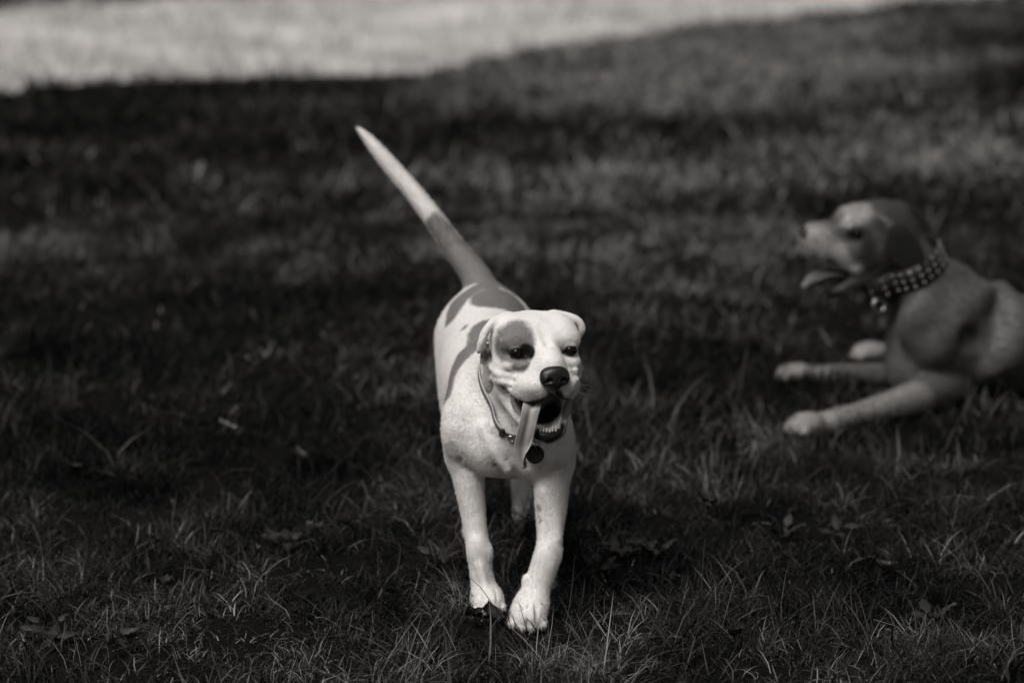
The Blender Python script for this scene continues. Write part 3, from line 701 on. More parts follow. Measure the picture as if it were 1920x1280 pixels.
        fl = np.minimum(sd_ell(q, (0, 0.064, -0.085), (0.041, 0.068, 0.0245), Rl), sd_ell(q, (0, 0.108, -0.100), (0.0290, 0.038, 0.0265), Rl))
        for s in (-1, 1): fl = np.minimum(fl, sd_chain(q, [((s * 0.066, 0.050, -0.068), 0.007), ((s * 0.058, 0.060, -0.078), 0.010), ((s * 0.046, 0.080, -0.096), 0.0165), ((s * 0.028, 0.106, -0.106), 0.0185)]))
        mouth_shade = np.minimum(sd_ell(q, (0, 0.078, -0.076), (0.040, 0.075, 0.021), Rl), sd_ell(q, (0, 0.050, -0.094), (0.040, 0.046, 0.036)))  # shade inside the mouth, put into the colour as black
        d = np.minimum(d, mouth_shade)
        tick = np.clip(1.0 - np.abs(V[:, 2] - 0.34) / 0.16, 0, 1) * (V[:, 1] < 4.7)
        pad = np.minimum(sd_ell(q, (-0.034, 0.118, -0.042), (0.016, 0.03, 0.014)), sd_ell(q, (0.034, 0.118, -0.042), (0.016, 0.03, 0.014)))
        return dict(patch=p, dark=d, flesh=fl, tick=tick, pad=pad)
    body, V, Q, at_ = clay_object('body', c, coat_mat('white_coat', 0.70, 0.175), root, attrs)
    q = H.inv(V)
    bare = (at_['flesh'] < 0.002) | (sd_ell(q, (0, 0.145, -0.024), (0.033, 0.02, 0.027)) < 0) | (at_['dark'] < -0.004)
    for s in (-1, 1): bare |= sd_ell(q, (s * 0.052, 0.068, 0.011), (0.018, 0.02, 0.012)) < 0
    def flow(P):
        T = np.zeros_like(P); T[:, 1] = 1.0; T[:, 2] = -0.55
        low = P[:, 2] < 0.30; T[low] = (0, 0.15, -1)
        tl = (P[:, 2] > 0.50) & (P[:, 1] > 5.14); T[tl] = (-0.5, 0.2, 0.8)
        hq = np.linalg.norm(P - H.O, axis=1) < 0.16; T[hq] = (P[hq] - H(0, 0.15, 0.0)) / np.linalg.norm(P[hq] - H(0, 0.15, 0.0), axis=1)[:, None]
        return T
    def length(P):
        h = np.linalg.norm(P - H(0, 0.03, -0.02), axis=1)
        return np.where(h < 0.13, 0.0023, 0.0045) + np.where((P[:, 2] > 0.55) & (P[:, 1] > 5.2), 0.003, 0)
    short_coat('short_hair', V, Q, at_, coat_mat('white_hair', 0.72, 0.18, is_fur=True), root, 360000, length, flow, 5, bare=bare)
    # eyes
    for s in (-1, 1):
        place('eye', ball_mesh('eye', np.array([0.0115] * 3), H.R, EYE_M, 24, 16), root, H(s * 0.052, 0.0612, 0.011))
    # nose leather with nostrils
    cn = Clay(H.O - 0.0 + H.R @ np.array([0, 0.145, -0.022]) - 0.045, H.R @ np.array([0, 0.145, -0.022]) + H.O + 0.045, 0.0012)
    cn.ell(H(0, 0.134, -0.014), (0.026, 0.016, 0.014), H.R, k=0.008)
    for s in (-1, 1): cn.ell(H(s * 0.016, 0.136, -0.024), (0.0125, 0.014, 0.013), H.R, k=0.008)
    cn.ell(H(0, 0.140, -0.030), (0.012, 0.012, 0.014), H.R, k=0.008)
    cn.cone(H(0, 0.153, -0.024), H(0, 0.153, -0.046), 0.001, 0.001, k=0.004, cut=True)
    for s in (-1, 1):
        cn.ell(H(s * 0.0135, 0.150, -0.025), (0.0052, 0.006, 0.0042), H.R, k=0.003, cut=True)
        cn.cone(H(s * 0.016, 0.149, -0.028), H(s * 0.026, 0.143, -0.029), 0.0016, 0.0012, k=0.003, cut=True)
    clay_object('nose', cn, NOSE_M, root)
    # teeth on the lower jaw
    def fang(b, tip, r):
        b, tip = np.asarray(b), np.asarray(tip); mid = (b + tip) / 2 + (tip - b)[[0, 1, 2]] * 0 + H.R @ np.array([0, 0.001, 0])
        P = spline(np.array([b, mid, tip]), 4) - b
        rr = np.linspace(1, 0.12, len(P)) * r
        place('tooth', tube_mesh('tooth', P, rr, TOOTH_M, 8), root, b)
    for s in (-1, 1): fang(H(s * 0.0225, 0.092, -0.130), H(s * 0.0250, 0.100, -0.105), 0.0048)
    rt = np.random.default_rng(9)
    for i in range(6):
        x = (i - 2.5) * 0.0060; y = 0.102 - abs(i - 2.5) * 0.0012
        fang(H(x, y, -0.134), H(x + 0.0006 * rt.normal(), y + 0.002, -0.1250 + 0.0016 * rt.normal()), 0.0029 + 0.0003 * rt.normal())
    # tongue lolling out of the right side of the mouth
    tp = np.array([H(-0.004, 0.030, -0.100), H(-0.014, 0.064, -0.096), H(-0.026, 0.092, -0.084), H(-0.0370, 0.107, -0.088), H(-0.0440, 0.111, -0.112), H(-0.0490, 0.111, -0.134), H(-0.0520, 0.110, -0.154), H(-0.0530, 0.112, -0.170), H(-0.051, 0.114, -0.183), H(-0.048, 0.115, -0.191), H(-0.046, 0.115, -0.195)])
    tw = np.array([(0.018, 0.006), (0.019, 0.007), (0.0175, 0.0060), (0.0170, 0.0052), (0.0165, 0.0045), (0.0175, 0.0042), (0.0185, 0.004), (0.0180, 0.0036), (0.0150, 0.0032), (0.0100, 0.0028), (0.004, 0.002)])
    tP = spline(np.hstack([tp, tw]), 7); n = len(tP)
    side = [H.R @ np.array([math.cos(a), math.sin(a) * 0.9, -0.25 * math.sin(a)]) for a in np.interp(np.arange(n), [0, n * 0.42, n * 0.72, n - 1], [0.0, 0.0, -0.25, -0.4])]
    fold = np.interp(np.arange(n) / (n - 1), [0, 0.48, 0.70, 0.90, 1.0], [0, 0, 1.6, 2.2, 1.6]); hinge = np.interp(np.arange(n) / (n - 1), [0, 0.48, 0.75, 1.0], [1.0, 0.85, 0.25, 0.1])
    tong = tongue_mesh(tP[:, :3], tP[:, 3:], side, fold, hinge)
    place('tongue', tong, root, (0, 4.65, 0))
    # collar following the neck, buckle and round tag
    nrm = np.array([0.10, -0.72, 0.66]); nrm /= np.linalg.norm(nrm); cc = np.array(A(977, 730, 4.490))
    collar = hug_band(c, cc, nrm, 0.020, 0.0013, LEATHER_PALE, root, 'collar')
    tc = hit(1003, 850) + np.array([0, -0.006, 0.0])
    t_ = place('name_tag', disc_mesh('name_tag', 0.0180, 0.0024, BLACK_M), root, tc); t_.rotation_euler = (math.radians(72), 0, math.radians(10)); par(t_, collar)
    r_ = place('ring', tube_ring('ring', 0.006, 0.0011, METAL_M), root, tc + np.array([0.0, -0.001, 0.0215])); r_.rotation_euler = (math.radians(80), 0, math.radians(60)); par(r_, collar)
    dirs, R_ = hug_band.last
    def on_collar(px):
        pts = np.array([cc + o * (q + 0.003) for o, q in zip(dirs, R_)]); e = pts - np.array([0, 0, CAM_H])
        u = 960 + FPX * e[:, 0] / (e @ CF); v = 640 - FPX * (e @ CU) / (e @ CF); front = pts[:, 1] < cc[1] + 0.02
        i = np.argmin(np.where(front & (v > 740), np.abs(u - px), 1e9)); return pts[i], dirs[i], np.cross(nrm, dirs[i])
    p, o_, t_v = on_collar(962); b_ = place('buckle', tube_ring('buckle', 0.0095, 0.0020, METAL_M), root, p + o_ * 0.003); b_.rotation_euler = Vector(o_).to_track_quat('Z', 'Y').to_euler(); par(b_, collar)
    p, o_, t_v = on_collar(942); me = ball_mesh('keeper', np.array([0.0055, 0.0125, 0.0035]), np.eye(3), LEATHER_DARK, 16, 10, fn=lambda v: np.sign(v) * np.abs(v / np.array([0.0055, 0.0125, 0.0035])) ** 0.45 * np.array([0.0055, 0.0125, 0.0035]))
    k_ = place('keeper', me, root, p); M3 = np.stack([t_v, nrm, o_], 1)
    from mathutils import Matrix
    k_.rotation_euler = Matrix(M3.tolist()).to_euler(); par(k_, collar)
    # whiskers
    r = np.random.default_rng(4)
    for s in (-1, 1):
        for i in range(9):
            b = np.array([s * (0.034 + 0.014 * r.random()), 0.118 - 0.03 * r.random(), -0.036 - 0.026 * r.random()])
            d = np.array([s * 1.0, -0.1 + 0.3 * r.random(), -0.35 + 0.5 * r.random()]); d /= np.linalg.norm(d); L = 0.022 + 0.03 * r.random()
            P = np.array([H(*(b + d * L * t + np.array([0, -0.010, -0.008]) * t * t)) for t in np.linspace(0, 1, 5)])
            place('whisker', tube_mesh('whisker', P - P[0], np.linspace(0.00022, 0.00006, 5), WHISK_M, 5), root, P[0])
    for cl in (c1, c2, c3, c4):
        for p, d in cl:
            P = np.array([p + d * 0.007 * t + np.array([0, 0, -0.003]) * t * t for t in np.linspace(0, 1, 4)])
            place('claw', tube_mesh('claw', P - P[0], [0.0036, 0.0032, 0.0024, 0.0008], CLAW_M, 7), root, P[0])
    return root, H

def par(child, parent):
    w = Vector(child.location) + child.parent.location; r = child.parent
    child.parent = parent; child.location = w - r.location - parent.location

def tongue_mesh(P, wt, side, fold=None, hinge=None):
    """a flat tongue with a groove along its middle; one edge may fold over and show the underside"""
    n, seg = len(P), 26; T = np.gradient(P, axis=0); T /= np.linalg.norm(T, axis=1)[:, None]; V, U = [], []
    for i in range(n):
        a = side[i] - T[i] * (side[i] @ T[i]); a /= np.linalg.norm(a); b = np.cross(a, T[i])
        if b @ np.array([0, -1, 0.6]) < 0: b = -b
        w, t = wt[i]; th, x0 = (fold[i], hinge[i]) if fold is not None else (0, 1)
        for j in range(seg):
            q = 2 * math.pi * j / seg; x = math.cos(q); z = math.sin(q)
            hgt = t * z * (1 - 0.35 * x * x) + (-0.0050 * math.exp(-(x / 0.22) ** 2) + 0.0055 * x * x) * min(1, w / 0.015)
            if x <= x0 or th == 0: p = a * w * x + b * hgt
            else:
                k = min(1.0, (x - x0) / 0.35) * th                              # the fold rolls over, it does not snap
                e1 = a * math.cos(k) + b * math.sin(k); e2 = b * math.cos(k) - a * math.sin(k)
                p = a * w * x0 + e1 * w * (x - x0) + e2 * hgt
            V.append(P[i] + p); U.append(1.0 if z < -0.05 else 0.0)
    L, S = [], []
    for i in range(n - 1):
        for j in range(seg): L += [i * seg + j, i * seg + (j + 1) % seg, (i + 1) * seg + (j + 1) % seg, (i + 1) * seg + j]; S.append(4)
    L += list(range(seg))[::-1]; S.append(seg); L += [(n - 1) * seg + j for j in range(seg)]; S.append(seg)
    return mesh_np('tongue', np.array(V) - np.array([0, 4.65, 0]), L, S, TONGUE_M, True, dict(under=U))

def ring_basis(nrm, ref):
    a = np.asarray(ref, float) - nrm * (np.asarray(ref) @ nrm); a /= np.linalg.norm(a); return a, np.cross(nrm, a)
def ring_band(c, low, nrm, ra, rb, width, thick, mat, root, name, seg=72, origin=None):
    """band around a neck: an ellipse through its lowest point, with a rectangular section"""
    a, b = ring_basis(nrm, np.asarray(low) - np.asarray(c)); V = []
    for i in range(seg):
        w = 2 * math.pi * i / seg
        rad = a * math.cos(w) * ra + b * math.sin(w) * rb; o = rad / np.linalg.norm(rad)
        for s, t in ((-1, 0), (1, 0), (1, 1), (0.0, 1.25), (-1, 1)): V.append(c + rad + nrm * width * 0.5 * s + o * thick * t)
    L = []
    for i in range(seg):
        for j in range(5): L += [i * 5 + j, i * 5 + (j + 1) % 5, ((i + 1) % seg) * 5 + (j + 1) % 5, ((i + 1) % seg) * 5 + j]
    me = mesh_np(name, np.array(V) - np.asarray(c), L, [4] * (5 * seg), mat, False)
    return place(name, me, root, c)
def hug_band(clay, c, nrm, width, thick, mat, root, name, seg=96, rmin=0.04, rmax=0.2):
    a, b = ring_basis(nrm, np.array([0, -0.5, -1.0])); V = []; rr = np.arange(rmin, rmax, 0.0015)
    def rad(o, off):
        f = clay.sample(c + nrm * off + o[None, :] * rr[:, None]); i = np.argmax(f > 0); return rr[i] if f[i] > 0 else 0.1
    W_ = np.linspace(0, 2 * math.pi, seg, endpoint=False); dirs = [a * math.cos(w) + b * math.sin(w) for w in W_]
    R_ = np.array([max(rad(o, s) for s in (-width / 2, 0, width / 2)) for o in dirs])
    for _ in range(6): R_ = 0.5 * R_ + 0.25 * (np.roll(R_, 1) + np.roll(R_, -1))
    for o, q in zip(dirs, R_):
        for s, t in ((-1, -0.8), (1, -0.8), (1, 1.1), (0.0, 0.8), (-1, 1.1)): V.append(o * q + nrm * width * 0.5 * s + o * thick * t)
    L = []
    for i in range(seg):
        for j in range(5): L += [i * 5 + j, i * 5 + (j + 1) % 5, ((i + 1) % seg) * 5 + (j + 1) % 5, ((i + 1) % seg) * 5 + j]
    o = place(name, mesh_np(name, V, L, [4] * (5 * seg), mat, False, dict(edge=np.tile([1, 1, 1, 0, 1], seg))), root, c)
    hug_band.last = (dirs, R_); return o
def disc_mesh(name, r, t, mat, seg=40):
    V, L, S = [], [], []
    prof = [(0.0, t / 2), (r * 0.86, t / 2), (r * 0.9, t * 0.75), (r * 0.98, t * 0.6), (r, 0), (r * 0.98, -t * 0.6), (r * 0.86, -t / 2), (0.0, -t / 2)]
    for p, z in prof:
        for j in range(seg): V.append((max(p, 1e-5) * math.cos(2 * math.pi * j / seg), max(p, 1e-5) * math.sin(2 * math.pi * j / seg), z))
    for i in range(len(prof) - 1):
        for j in range(seg): L += [i * seg + j, i * seg + (j + 1) % seg, (i + 1) * seg + (j + 1) % seg, (i + 1) * seg + j]; S.append(4)
    return mesh_np(name, V, L, S, mat)
def tube_ring(name, r, t, mat, seg=28, ts=8):
    V, L = [], []
    for i in range(seg):
        a = 2 * math.pi * i / seg
        for j in range(ts):
            b = 2 * math.pi * j / ts; q = r + t * math.cos(b); V.append((q * math.cos(a), q * math.sin(a), t * math.sin(b)))
    for i in range(seg):
        for j in range(ts): L += [i * ts + j, ((i + 1) % seg) * ts + j, ((i + 1) % seg) * ts + (j + 1) % ts, i * ts + (j + 1) % ts]
    return mesh_np(name, V, L, [4] * (seg * ts), mat)
def box_ring(name, w, h, t, mat):
    return_pts = []
    for i in range(28):
        a = 2 * math.pi * i / 28; cx, sy = math.cos(a), math.sin(a); p = 0.35
        return_pts.append((w / 2 * math.copysign(abs(cx) ** p, cx), h / 2 * math.copysign(abs(sy) ** p, sy)))
    V, L = [], []
    for x, y in return_pts:
        n = math.hypot(x, y)
        for j in range(6):
            b = 2 * math.pi * j / 6; q = t * math.cos(b); V.append((x + x / n * q, y + y / n * q, t * math.sin(b)))
    for i in range(28):
        for j in range(6): L += [i * 6 + j, ((i + 1) % 28) * 6 + j, ((i + 1) % 28) * 6 + (j + 1) % 6, i * 6 + (j + 1) % 6]
    return mesh_np(name, V, L, [4] * (28 * 6), mat)

WHITE, WHEAD = white_dog()
# ------------------------------------------------------------------ the big brown dog lying on the lawn
STUD_M = plain('stud_metal', 0.32, rough=0.35, metal=1.0)
def brown_dog():
    A = at
    root = link('brown_dog', None); root.location = Vector((1.35, 6.35, 0.0))
    tag(root, 'large brown hound lying on the lawn in profile, mouth open, studded collar', 'dog')
    c = Clay((0.60, 5.66, -0.03), (2.25, 7.05, 0.62), 0.0042)
    # trunk
    c.ell(A(1752, 628, 6.30), (0.125, 0.130, 0.140), k=0.04)
    c.chain([(A(1770, 628, 6.32), 0.125), (A(1890, 650, 6.42), 0.142), (A(2030, 668, 6.52), 0.132), (A(2150, 684, 6.60), 0.118), (A(2230, 690, 6.64), 0.100)], k=0.05)
    c.ell(A(1735, 600, 6.19), (0.075, 0.045, 0.085), Frame((0, 0, 0), 0.3).rot(0, 0.4, 0), k=0.04)
    c.ell(A(1712, 690, 6.26), (0.070, 0.085, 0.070), k=0.04)
    # near shoulder, upper arm, fore arm
    c.chain([(A(1872, 556, 6.33), 0.040), (A(1904, 600, 6.28), 0.048), (A(1893, 650, 6.25), 0.050), (A(1855, 688, 6.24), 0.044)], k=0.04)
    c.chain([(A(1840, 548, 6.28), 0.030), (A(1790, 590, 6.21), 0.042), (A(1750, 650, 6.18), 0.044)], k=0.04)
    c.ell(A(1832, 640, 6.16), (0.050, 0.055, 0.036), Frame((0, 0, 0), 0).rot(0, 0.4, 0), k=0.022, cut=True)
    c.chain([(A(1690, 640, 6.13), 0.006), (A(1740, 622, 6.115), 0.012), (A(1790, 596, 6.12), 0.010), (A(1850, 575, 6.16), 0.006)], k=0.03, cut=True)
    c.chain([(A(1900, 690, 6.24), 0.008), (A(1860, 722, 6.20), 0.012), (A(1800, 745, 6.14), 0.012)], k=0.03, cut=True)
    c.chain([(A(1800, 715, 6.28), 0.050), (A(1750, 733, 6.17), 0.047), (A(1700, 750, 6.07), 0.038), (A(1650, 764, 6.00), 0.030), (A(1605, 776, 5.95), 0.0255), (A(1566, 788, 5.91), 0.0285), (A(1535, 798, 5.88), 0.0265), (A(1512, 806, 5.86), 0.027)], k=0.02)
    c1 = paw(c, np.array([0.735, 5.838, 0.0]), (-0.75, -0.62, 0), 0.080, 0.125, 0.048, k=0.015)
    # far fore leg
    c.chain([(A(1730, 700, 6.44), 0.055), (A(1680, 704, 6.47), 0.038), (A(1610, 700, 6.46), 0.027), (A(1560, 702, 6.45), 0.0265), (A(1515, 706, 6.43), 0.024)], k=0.02)
    c2 = paw(c, np.array([A(1490, 708, 6.42)[0], 6.42, 0.0]), (-1, -0.12, 0), 0.076, 0.120, 0.044, k=0.015)
    # hind legs: the far one stretched forward beyond the chest, the near one folded
    c.chain([(A(2110, 660, 6.74), 0.085), (A(1990, 672, 6.80), 0.070), (A(1860, 678, 6.80), 0.044), (A(1760, 672, 6.74), 0.032), (A(1690, 668, 6.70), 0.028), (A(1660, 666, 6.68), 0.027)], k=0.03)
    c3 = paw(c, np.array([A(1630, 672, 6.66)[0], 6.66, 0.004]), (-1, -0.1, 0), 0.080, 0.118, 0.048, k=0.015)
    c.chain([(A(2170, 690, 6.52), 0.095), (A(2080, 720, 6.40), 0.085), (A(2010, 745, 6.34), 0.062), (A(2090, 775, 6.32), 0.038), (A(2130, 778, 6.33), 0.032), (A(2030, 785, 6.28), 0.030)], k=0.03)
    c4 = paw(c, np.array([A(1990, 780, 6.24)[0], 6.26, 0.0]), (-1, -0.15, 0), 0.082, 0.118, 0.050, k=0.015)
    c.chain([(A(2250, 700, 6.66), 0.045), (A(2330, 730, 6.75), 0.030), (A(2360, 745, 6.90), 0.020), (A(2340, 735, 6.98), 0.012)], k=0.03)     # tail
    # neck
    c.chain([(A(1765, 565, 6.32), 0.112), (A(1728, 535, 6.29), 0.094), (A(1700, 500, 6.27), 0.080), (A(1672, 455, 6.26), 0.072)], k=0.03)
    H = Frame(A(1642, 432, 6.25), math.radians(-86), 0, 0); I = H.R
    c.ell(H(0, -0.005, 0.004), (0.068, 0.100, 0.076), I, k=0.02)
    c.ell(H(0, 0.062, 0.022), (0.050, 0.052, 0.046), I, k=0.016)                                  # forehead
    for s in (-1, 1):
        c.ell(H(s * 0.046, 0.000, -0.045), (0.030, 0.055, 0.052), I, k=0.02)
        c.ell(H(s * 0.040, 0.078, 0.016), (0.022, 0.020, 0.014), I, k=0.012)
        c.ell(H(s * 0.026, 0.118, -0.036), (0.023, 0.048, 0.044), H.rot(0.20), k=0.014)           # flews
        c.ell(H(s * 0.036, 0.070, -0.052), (0.026, 0.05, 0.036), I, k=0.016)
        c.chain([(H(s * 0.036, 0.092, -0.070), 0.014), (H(s * 0.046, 0.062, -0.094), 0.013), (H(s * 0.050, 0.025, -0.080), 0.018)], k=0.012)
        c.chain([(H(s * 0.036, 0.006, -0.088), 0.022), (H(s * 0.028, 0.060, -0.128), 0.017), (H(s * 0.012, 0.104, -0.160), 0.014), (H(0, 0.112, -0.164), 0.014)], k=0.012)
    c.cone(H(0, 0.070, -0.010), H(0, 0.166, -0.014), 0.044, 0.034, k=0.016)                        # muzzle
    c.ell(H(0, 0.168, -0.030), (0.036, 0.026, 0.042), I, k=0.014)
    c.ell(H(0, 0.010, -0.110), (0.050, 0.060, 0.035), I, k=0.03)
    c.ell(H(0, 0.112, -0.108), (0.036, 0.080, 0.036), H.rot(-0.42), k=0.008, cut=True)
    for s in (-1, 1):
        c.ell(H(s * 0.058, 0.062, 0.002), (0.012, 0.012, 0.008), I, k=0.006, cut=True)
    # hanging ears
    c.chain([(H(0.050, -0.005, 0.040), 0.016), (H(0.068, -0.020, 0.026), 0.014), (H(0.078, -0.040, 0.004), 0.012)], k=0.014)
    c.ell(H(0.080, -0.062, -0.042), (0.010, 0.042, 0.086), H.rot(-0.50, 0.06, 0), k=0.012)
    c.chain([(H(-0.050, -0.030, 0.050), 0.018), (H(-0.068, -0.070, 0.050), 0.016), (H(-0.078, -0.100, 0.036), 0.014)], k=0.014)
    c.ell(H(-0.082, -0.122, 0.000), (0.011, 0.036, 0.066), H.rot(-0.75, 0, 0), k=0.012)
    def attrs(V):
        q = H.inv(V); x, y, z = q.T
        p = np.full(len(V), -0.1)         # < 0 : brown, > 0 : pale
        pale = np.minimum(sd_ell(q, (0, 0.160, -0.030), (0.06, 0.052, 0.05)), sd_chain(q, [((0, 0.085, 0.055), 0.022), ((0.03, 0.055, 0.055), 0.030), ((0.04, 0.080, 0.03), 0.022)]))
        pale = np.minimum(pale, sd_chain(q, [((0.05, 0.130, -0.030), 0.022), ((0.06, 0.105, -0.060), 0.020), ((0.06, 0.075, -0.088), 0.016)]))
        for b in ((0.73, 5.83, 0.03), (A(1490, 706, 6.42)), (A(1625, 664, 6.66)), (A(1990, 775, 6.25))): pale = np.minimum(pale, np.linalg.norm(V - np.asarray(b), axis=1) - 0.10)
        leg = sd_chain(V, [(A(1560, 786, 5.90), 0.065), (A(1720, 748, 6.05), 0.055)]); leg2 = sd_chain(V, [(A(1545, 700, 6.44), 0.05), (A(1660, 700, 6.46), 0.05)])
        dk = np.minimum(sd_ell(q, (0.086, -0.060, -0.046), (0.022, 0.058, 0.095), None), sd_ell(q, (-0.084, -0.112, 0.0), (0.020, 0.060, 0.075)))
        dk = np.minimum(dk, sd_ell(q, (0, 0.105, -0.114), (0.040, 0.085, 0.037)))
        dk = np.minimum(dk, sd_ell(q, (0, 0.105, -0.168), (0.03, 0.05, 0.022))); dk = np.minimum(dk, sd_ell(q, (0, 0.020, -0.165), (0.07, 0.055, 0.05)))  # includes the throat shadow, painted dark into the coat
        for s in (-1, 1): dk = np.minimum(dk, sd_ell(q, (s * 0.058, 0.062, 0.0), (0.02, 0.030, 0.016)))
        dk = np.minimum(dk, sd_ell(q, (0.05, 0.030, -0.050), (0.03, 0.022, 0.055)))
        return dict(patch=-pale, dark=dk, flesh=np.full(len(V), 0.1), tick=np.zeros(len(V)), hood=np.minimum(sd_ell(q, (0, -0.030, 0.01), (0.10, 0.085, 0.09)), sd_chain(q, [((0.05, 0.03, -0.04), 0.03), ((0.06, -0.02, -0.09), 0.04), ((0.03, -0.03, -0.16), 0.04)])), leg=np.minimum(leg, leg2))
    body, V, Q, at_ = clay_object('body', c, brown_coat('brown_coat'), root, attrs)
    def flow(P):
        T = np.zeros_like(P); T[:, 0] = 1.0; T[:, 2] = -0.4; return T
    short_coat('short_hair', V, Q, at_, brown_coat('brown_hair', True), root, 140000, lambda P: np.full(len(P), 0.009), flow, 8, radius=0.00035, bare=(at_['dark'] < 0) & (H.inv(V)[:, 2] < -0.08))
    for s in (-1, 1): place('eye', ball_mesh('eye', np.array([0.0125] * 3), H.R, EYE_M, 20, 12), root, H(s * 0.052, 0.060, 0.002))
    cn = Clay(H(0, 0.190, -0.004) - 0.05, H(0, 0.190, -0.004) + 0.05, 0.002)
    cn.ell(H(0, 0.186, -0.002), (0.025, 0.017, 0.014), H.R, k=0.01)
    for s in (-1, 1): cn.ell(H(s * 0.014, 0.188, -0.010), (0.013, 0.014, 0.013), H.R, k=0.008)
    for s in (-1, 1): cn.ell(H(s * 0.014, 0.202, -0.009), (0.005, 0.006, 0.004), H.R, k=0.003, cut=True)
    clay_object('nose', cn, NOSE_M, root)
    tp = np.array([H(0, 0.04, -0.120), H(0.004, 0.085, -0.118), H(0.010, 0.125, -0.112), H(0.014, 0.165, -0.124), H(0.016, 0.194, -0.150)])
    tP = spline(np.hstack([tp, np.array([(0.022, 0.006), (0.026, 0.007), (0.026, 0.007), (0.024, 0.006), (0.010, 0.004)])]), 5)
    sd = [H.R @ np.array([math.cos(a), 0, math.sin(a)]) for a in np.linspace(0, -0.5, len(tP))]
    me = tongue_mesh(tP[:, :3], tP[:, 3:], sd); me.materials.clear(); me.materials.append(tongue_mat('tongue_dull_flesh', 0.065, 0.04)); place('tongue', me, root, (0, 4.65, 0))
    # wide studded collar
    nrm = np.array(A(1672, 455, 6.26)) - np.array(A(1728, 535, 6.29)); nrm = nrm + np.array([0.03, 0, 0]); nrm /= np.linalg.norm(nrm)
    cc = np.array(A(1697, 498, 6.270)); collar = hug_band(c, cc, nrm, 0.066, 0.003, LEATHER_DARK, root, 'collar', rmax=0.16)
    dirs, R_ = hug_band.last
    sm = ball_mesh('stud', np.array([0.0056, 0.0056, 0.0042]), np.eye(3), STUD_M, 10, 6)
    for k in range(0, 96, 4):
        for j in (-1, 0, 1):
            p = cc + dirs[k] * (R_[k] + 0.0035) + nrm * 0.0215 * j
            o = place('stud', sm, collar, p); o.location = Vector(p) - Vector(cc)
            o.rotation_euler = Vector(dirs[k]).to_track_quat('Z', 'Y').to_euler()
    r_ = place('ring', tube_ring('ring', 0.017, 0.0022, METAL_M), root, A(1648, 572, 6.20)); r_.rotation_euler = (math.radians(80), 0, math.radians(20)); par(r_, collar)
    for cl in (c1, c2, c3, c4):
        for p, d in cl:
            P = np.array([d * 0.010 * t + np.array([0, 0, -0.003]) * t * t for t in np.linspace(0, 1, 4)])
            place('claw', tube_mesh('claw', P, [0.0045, 0.004, 0.003, 0.001], CLAW_M, 7), root, p)
    return root

def brown_coat(name, fur=False):
    N = Nodes(name); o = N.obj(); n1 = N.noise(14, 4, 0.6, o); n2 = N.noise(120, 3, 0.6, o)
    c = N.mix(n1, g(0.060), g(0.120)); c = N.mix(N.ramp01(N.attr('hood'), 0.03, -0.02), c, g(0.050))
    c = N.mix(N.ramp01(N.math('ADD', N.attr('leg'), N.math('MULTIPLY_ADD', n1, 0.04, -0.02)), 0.03, -0.02), c, g(0.22))
    d = N.math('ADD', N.attr('patch'), N.math('MULTIPLY_ADD', n1, 0.02, -0.01))
    c = N.mix(N.ramp01(d, -0.016, 0.012), c, N.mix(n1, g(0.23), g(0.34)))
    k = N.math('ADD', N.attr('dark'), N.math('MULTIPLY_ADD', n2, 0.01, -0.005)); c = N.mix(N.ramp01(k, -0.006, 0.012), g(0.016), c)
    N.l(c, N.b.inputs['Base Color']); N.b.inputs['Roughness'].default_value = 0.5; N.b.inputs['Specular IOR Level'].default_value = 0.3
    if fur:
        c2 = N.mix(N.math('POWER', N.attr('rnd'), 1.6), c, N.mix(0.6, c, g(0.012))); N.l(c2, N.b.inputs['Base Color'])
    if not fur: N.bump(n2, 0.3, 0.003)
    return N.m
BROWN = brown_dog()

# ------------------------------------------------------------------ fallen leaves and low weeds
def leaf_mesh(name, length, width, mat, curl, seed, lobes=0):
    r = np.random.default_rng(seed); V, L, S = [], [], []; n = 9
    for i in range(n):
        t = i / (n - 1); w = width * math.sin(math.pi * min(1, t * 0.97 + 0.02)) ** 0.75 * (1 - 0.35 * t)
        if lobes: w *= 1 + 0.30 * math.sin(t * math.pi * 2 * lobes)
        for j in range(5):
            q = (j - 2) / 2
            V.append((q * w * 0.5 * (1 + 0.08 * r.normal()), (t - 0.5) * length, curl * (q * q * width * 0.9 + (t - 0.5) ** 2 * length * 1.3) + 0.0016 * r.normal() + abs(q) * width * 0.10))
    for i in range(n - 1):
        for j in range(4): L += [i * 5 + j, i * 5 + j + 1, i * 5 + j + 6, i * 5 + j + 5]; S.append(4)
    k = len(V)
    for s in (-1, 1):                                   # stalk
        V += [(s * 0.0008, -0.5 * length, 0.0005), (s * 0.0005, -0.5 * length - length * 0.35, 0.004)]
    L += [k, k + 1, k + 3, k + 2]; S.append(4)
    return mesh_np(name, V, L, S, mat)
def leaf_mat(name, v, rough=0.6):
    N = Nodes(name); o = N.obj(); w = N.n('ShaderNodeTexWave'); w.inputs['Scale'].default_value = 90; w.inputs['Distortion'].default_value = 2; N.l(o, w.inputs['Vector'])
    N.l(N.mix(N.noise(60, 4, 0.6, o), g(v * 0.6), g(v * 1.4)), N.b.inputs['Base Color']); N.b.inputs['Roughness'].default_value = rough; N.b.inputs['Specular IOR Level'].default_value = 0.15
    N.bump(w.outputs['Fac'], 0.3, 0.002); return N.m
LEAF_DARK, LEAF_PALE, LEAF_MID = leaf_mat('leaf_dark', 0.014), leaf_mat('leaf_pale', 0.14), leaf_mat('leaf_mid', 0.055)
def leaf_at(px, py, me, rot, z=0.02, label=None, group=None):
    p = ground_at(px, py); o = link('fallen_leaf', me); o.location = (p[0], p[1], land(p[0], p[1]) + z); o.rotation_euler = rot
    tag(o, label, 'leaf', group); return o
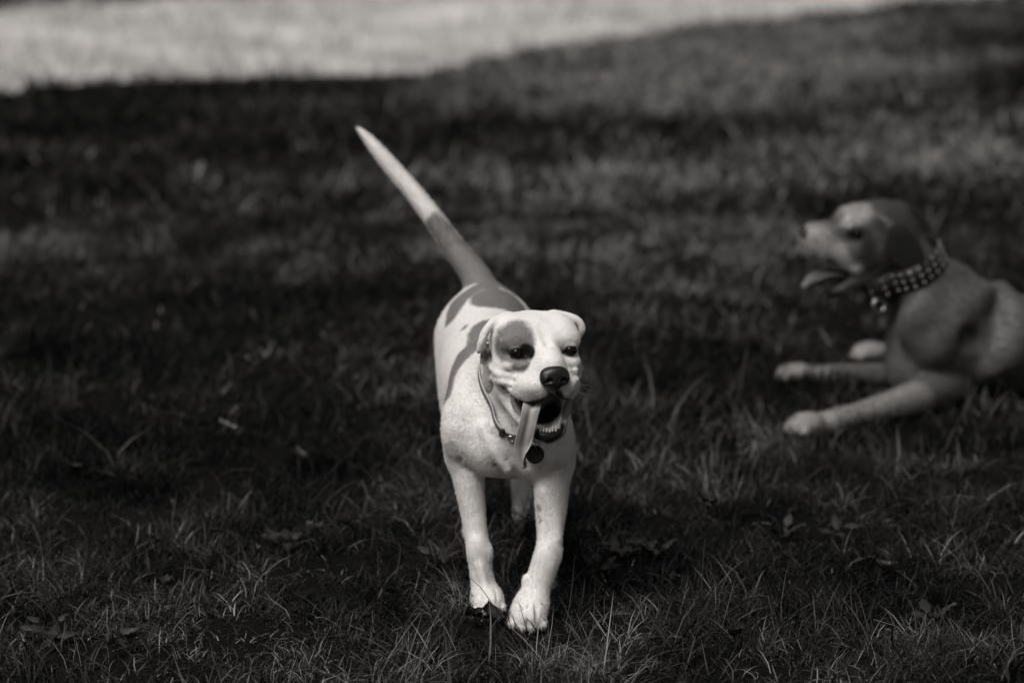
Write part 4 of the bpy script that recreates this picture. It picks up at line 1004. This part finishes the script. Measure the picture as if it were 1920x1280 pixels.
leaf_at(921, 1172, leaf_mesh('fallen_leaf', 0.060, 0.046, LEAF_DARK, 0.18, 1, 2), (0.35, 0.2, 0.5), 0.022, 'dark curled leaf standing in front of the white dog\'s paw')
leaf_at(884, 1176, leaf_mesh('fallen_leaf', 0.045, 0.030, LEAF_DARK, 0.4, 2, 2), (0.3, -0.3, 2.2), 0.026, 'small dark leaf beside the white dog\'s planted front paw')
leaf_at(425, 832, leaf_mesh('fallen_leaf', 0.045, 0.022, LEAF_PALE, 0.3, 3), (0.5, 0.1, 1.4), 0.045, 'single pale oval leaf lying on the dark open lawn')
LM = [leaf_mesh('fallen_leaf', 0.042, 0.026, LEAF_MID, 0.5, 4), leaf_mesh('fallen_leaf', 0.034, 0.024, LEAF_MID, 0.7, 5, 2), leaf_mesh('fallen_leaf', 0.050, 0.022, LEAF_DARK, 0.5, 6)]
rl = np.random.default_rng(21)
for i, (x, y) in enumerate(((250, 1220), (205, 1235), (655, 1010), (590, 1020), (1045, 1140), (1325, 960), (1260, 1120), (480, 1070), (140, 900), (1660, 1090), (780, 960), (1380, 1220), (560, 880), (320, 1120))):
    leaf_at(x, y, LM[i % 3], tuple(rl.uniform(-0.5, 0.5, 2)) + (rl.uniform(0, 6.28),), 0.030, 'small dull dry leaf caught among the grass blades', 'dry leaves caught in the lawn')
WEED_L = [leaf_mesh('leaf', 0.046, 0.026, leaf_mat('weed_leaf', 0.020, 0.45), -0.25, 31), leaf_mesh('leaf', 0.034, 0.022, leaf_mat('weed_leaf_small', 0.028, 0.45), -0.2, 32)]
def weed_label(i):
    if i == 8: return 'low broad-leaved weed beside the white dog\'s planted foreleg', None
    if i in (0, 1, 2): return 'low broad-leaved weed in the loose cluster nearest the white dog\'s forward foreleg', 'weeds clustered by the white dog'
    return 'low weed with a rosette of small broad leaves alone in the lawn', 'broad-leaved weeds in the lawn'
def weed(px, py, n, seed):
    r = np.random.default_rng(seed); p = ground_at(px, py); o = link('broadleaf_weed', None); o.location = (p[0], p[1], land(p[0], p[1]))
    lb, gr = weed_label(seed - 50); tag(o, lb, 'weed', gr)
    for i in range(n):
        a = i * 2.4 + r.uniform(-0.3, 0.3); d = r.uniform(0.012, 0.05); l = link('leaf', WEED_L[i % 2], o)
        l.location = (-math.sin(a) * d, math.cos(a) * d, 0.018 + r.uniform(0, 0.025)); l.rotation_euler = (r.uniform(0.0, 0.7), r.uniform(-0.3, 0.3), a)
for i, (x, y, n) in enumerate(((1160, 1062, 8), (1215, 1045, 7), (1120, 1085, 6), (1470, 1010, 7), (90, 1200, 7), (540, 1030, 7), (1570, 1010, 5), (1740, 1180, 5), (830, 1080, 5))): weed(x, y, n, 50 + i)
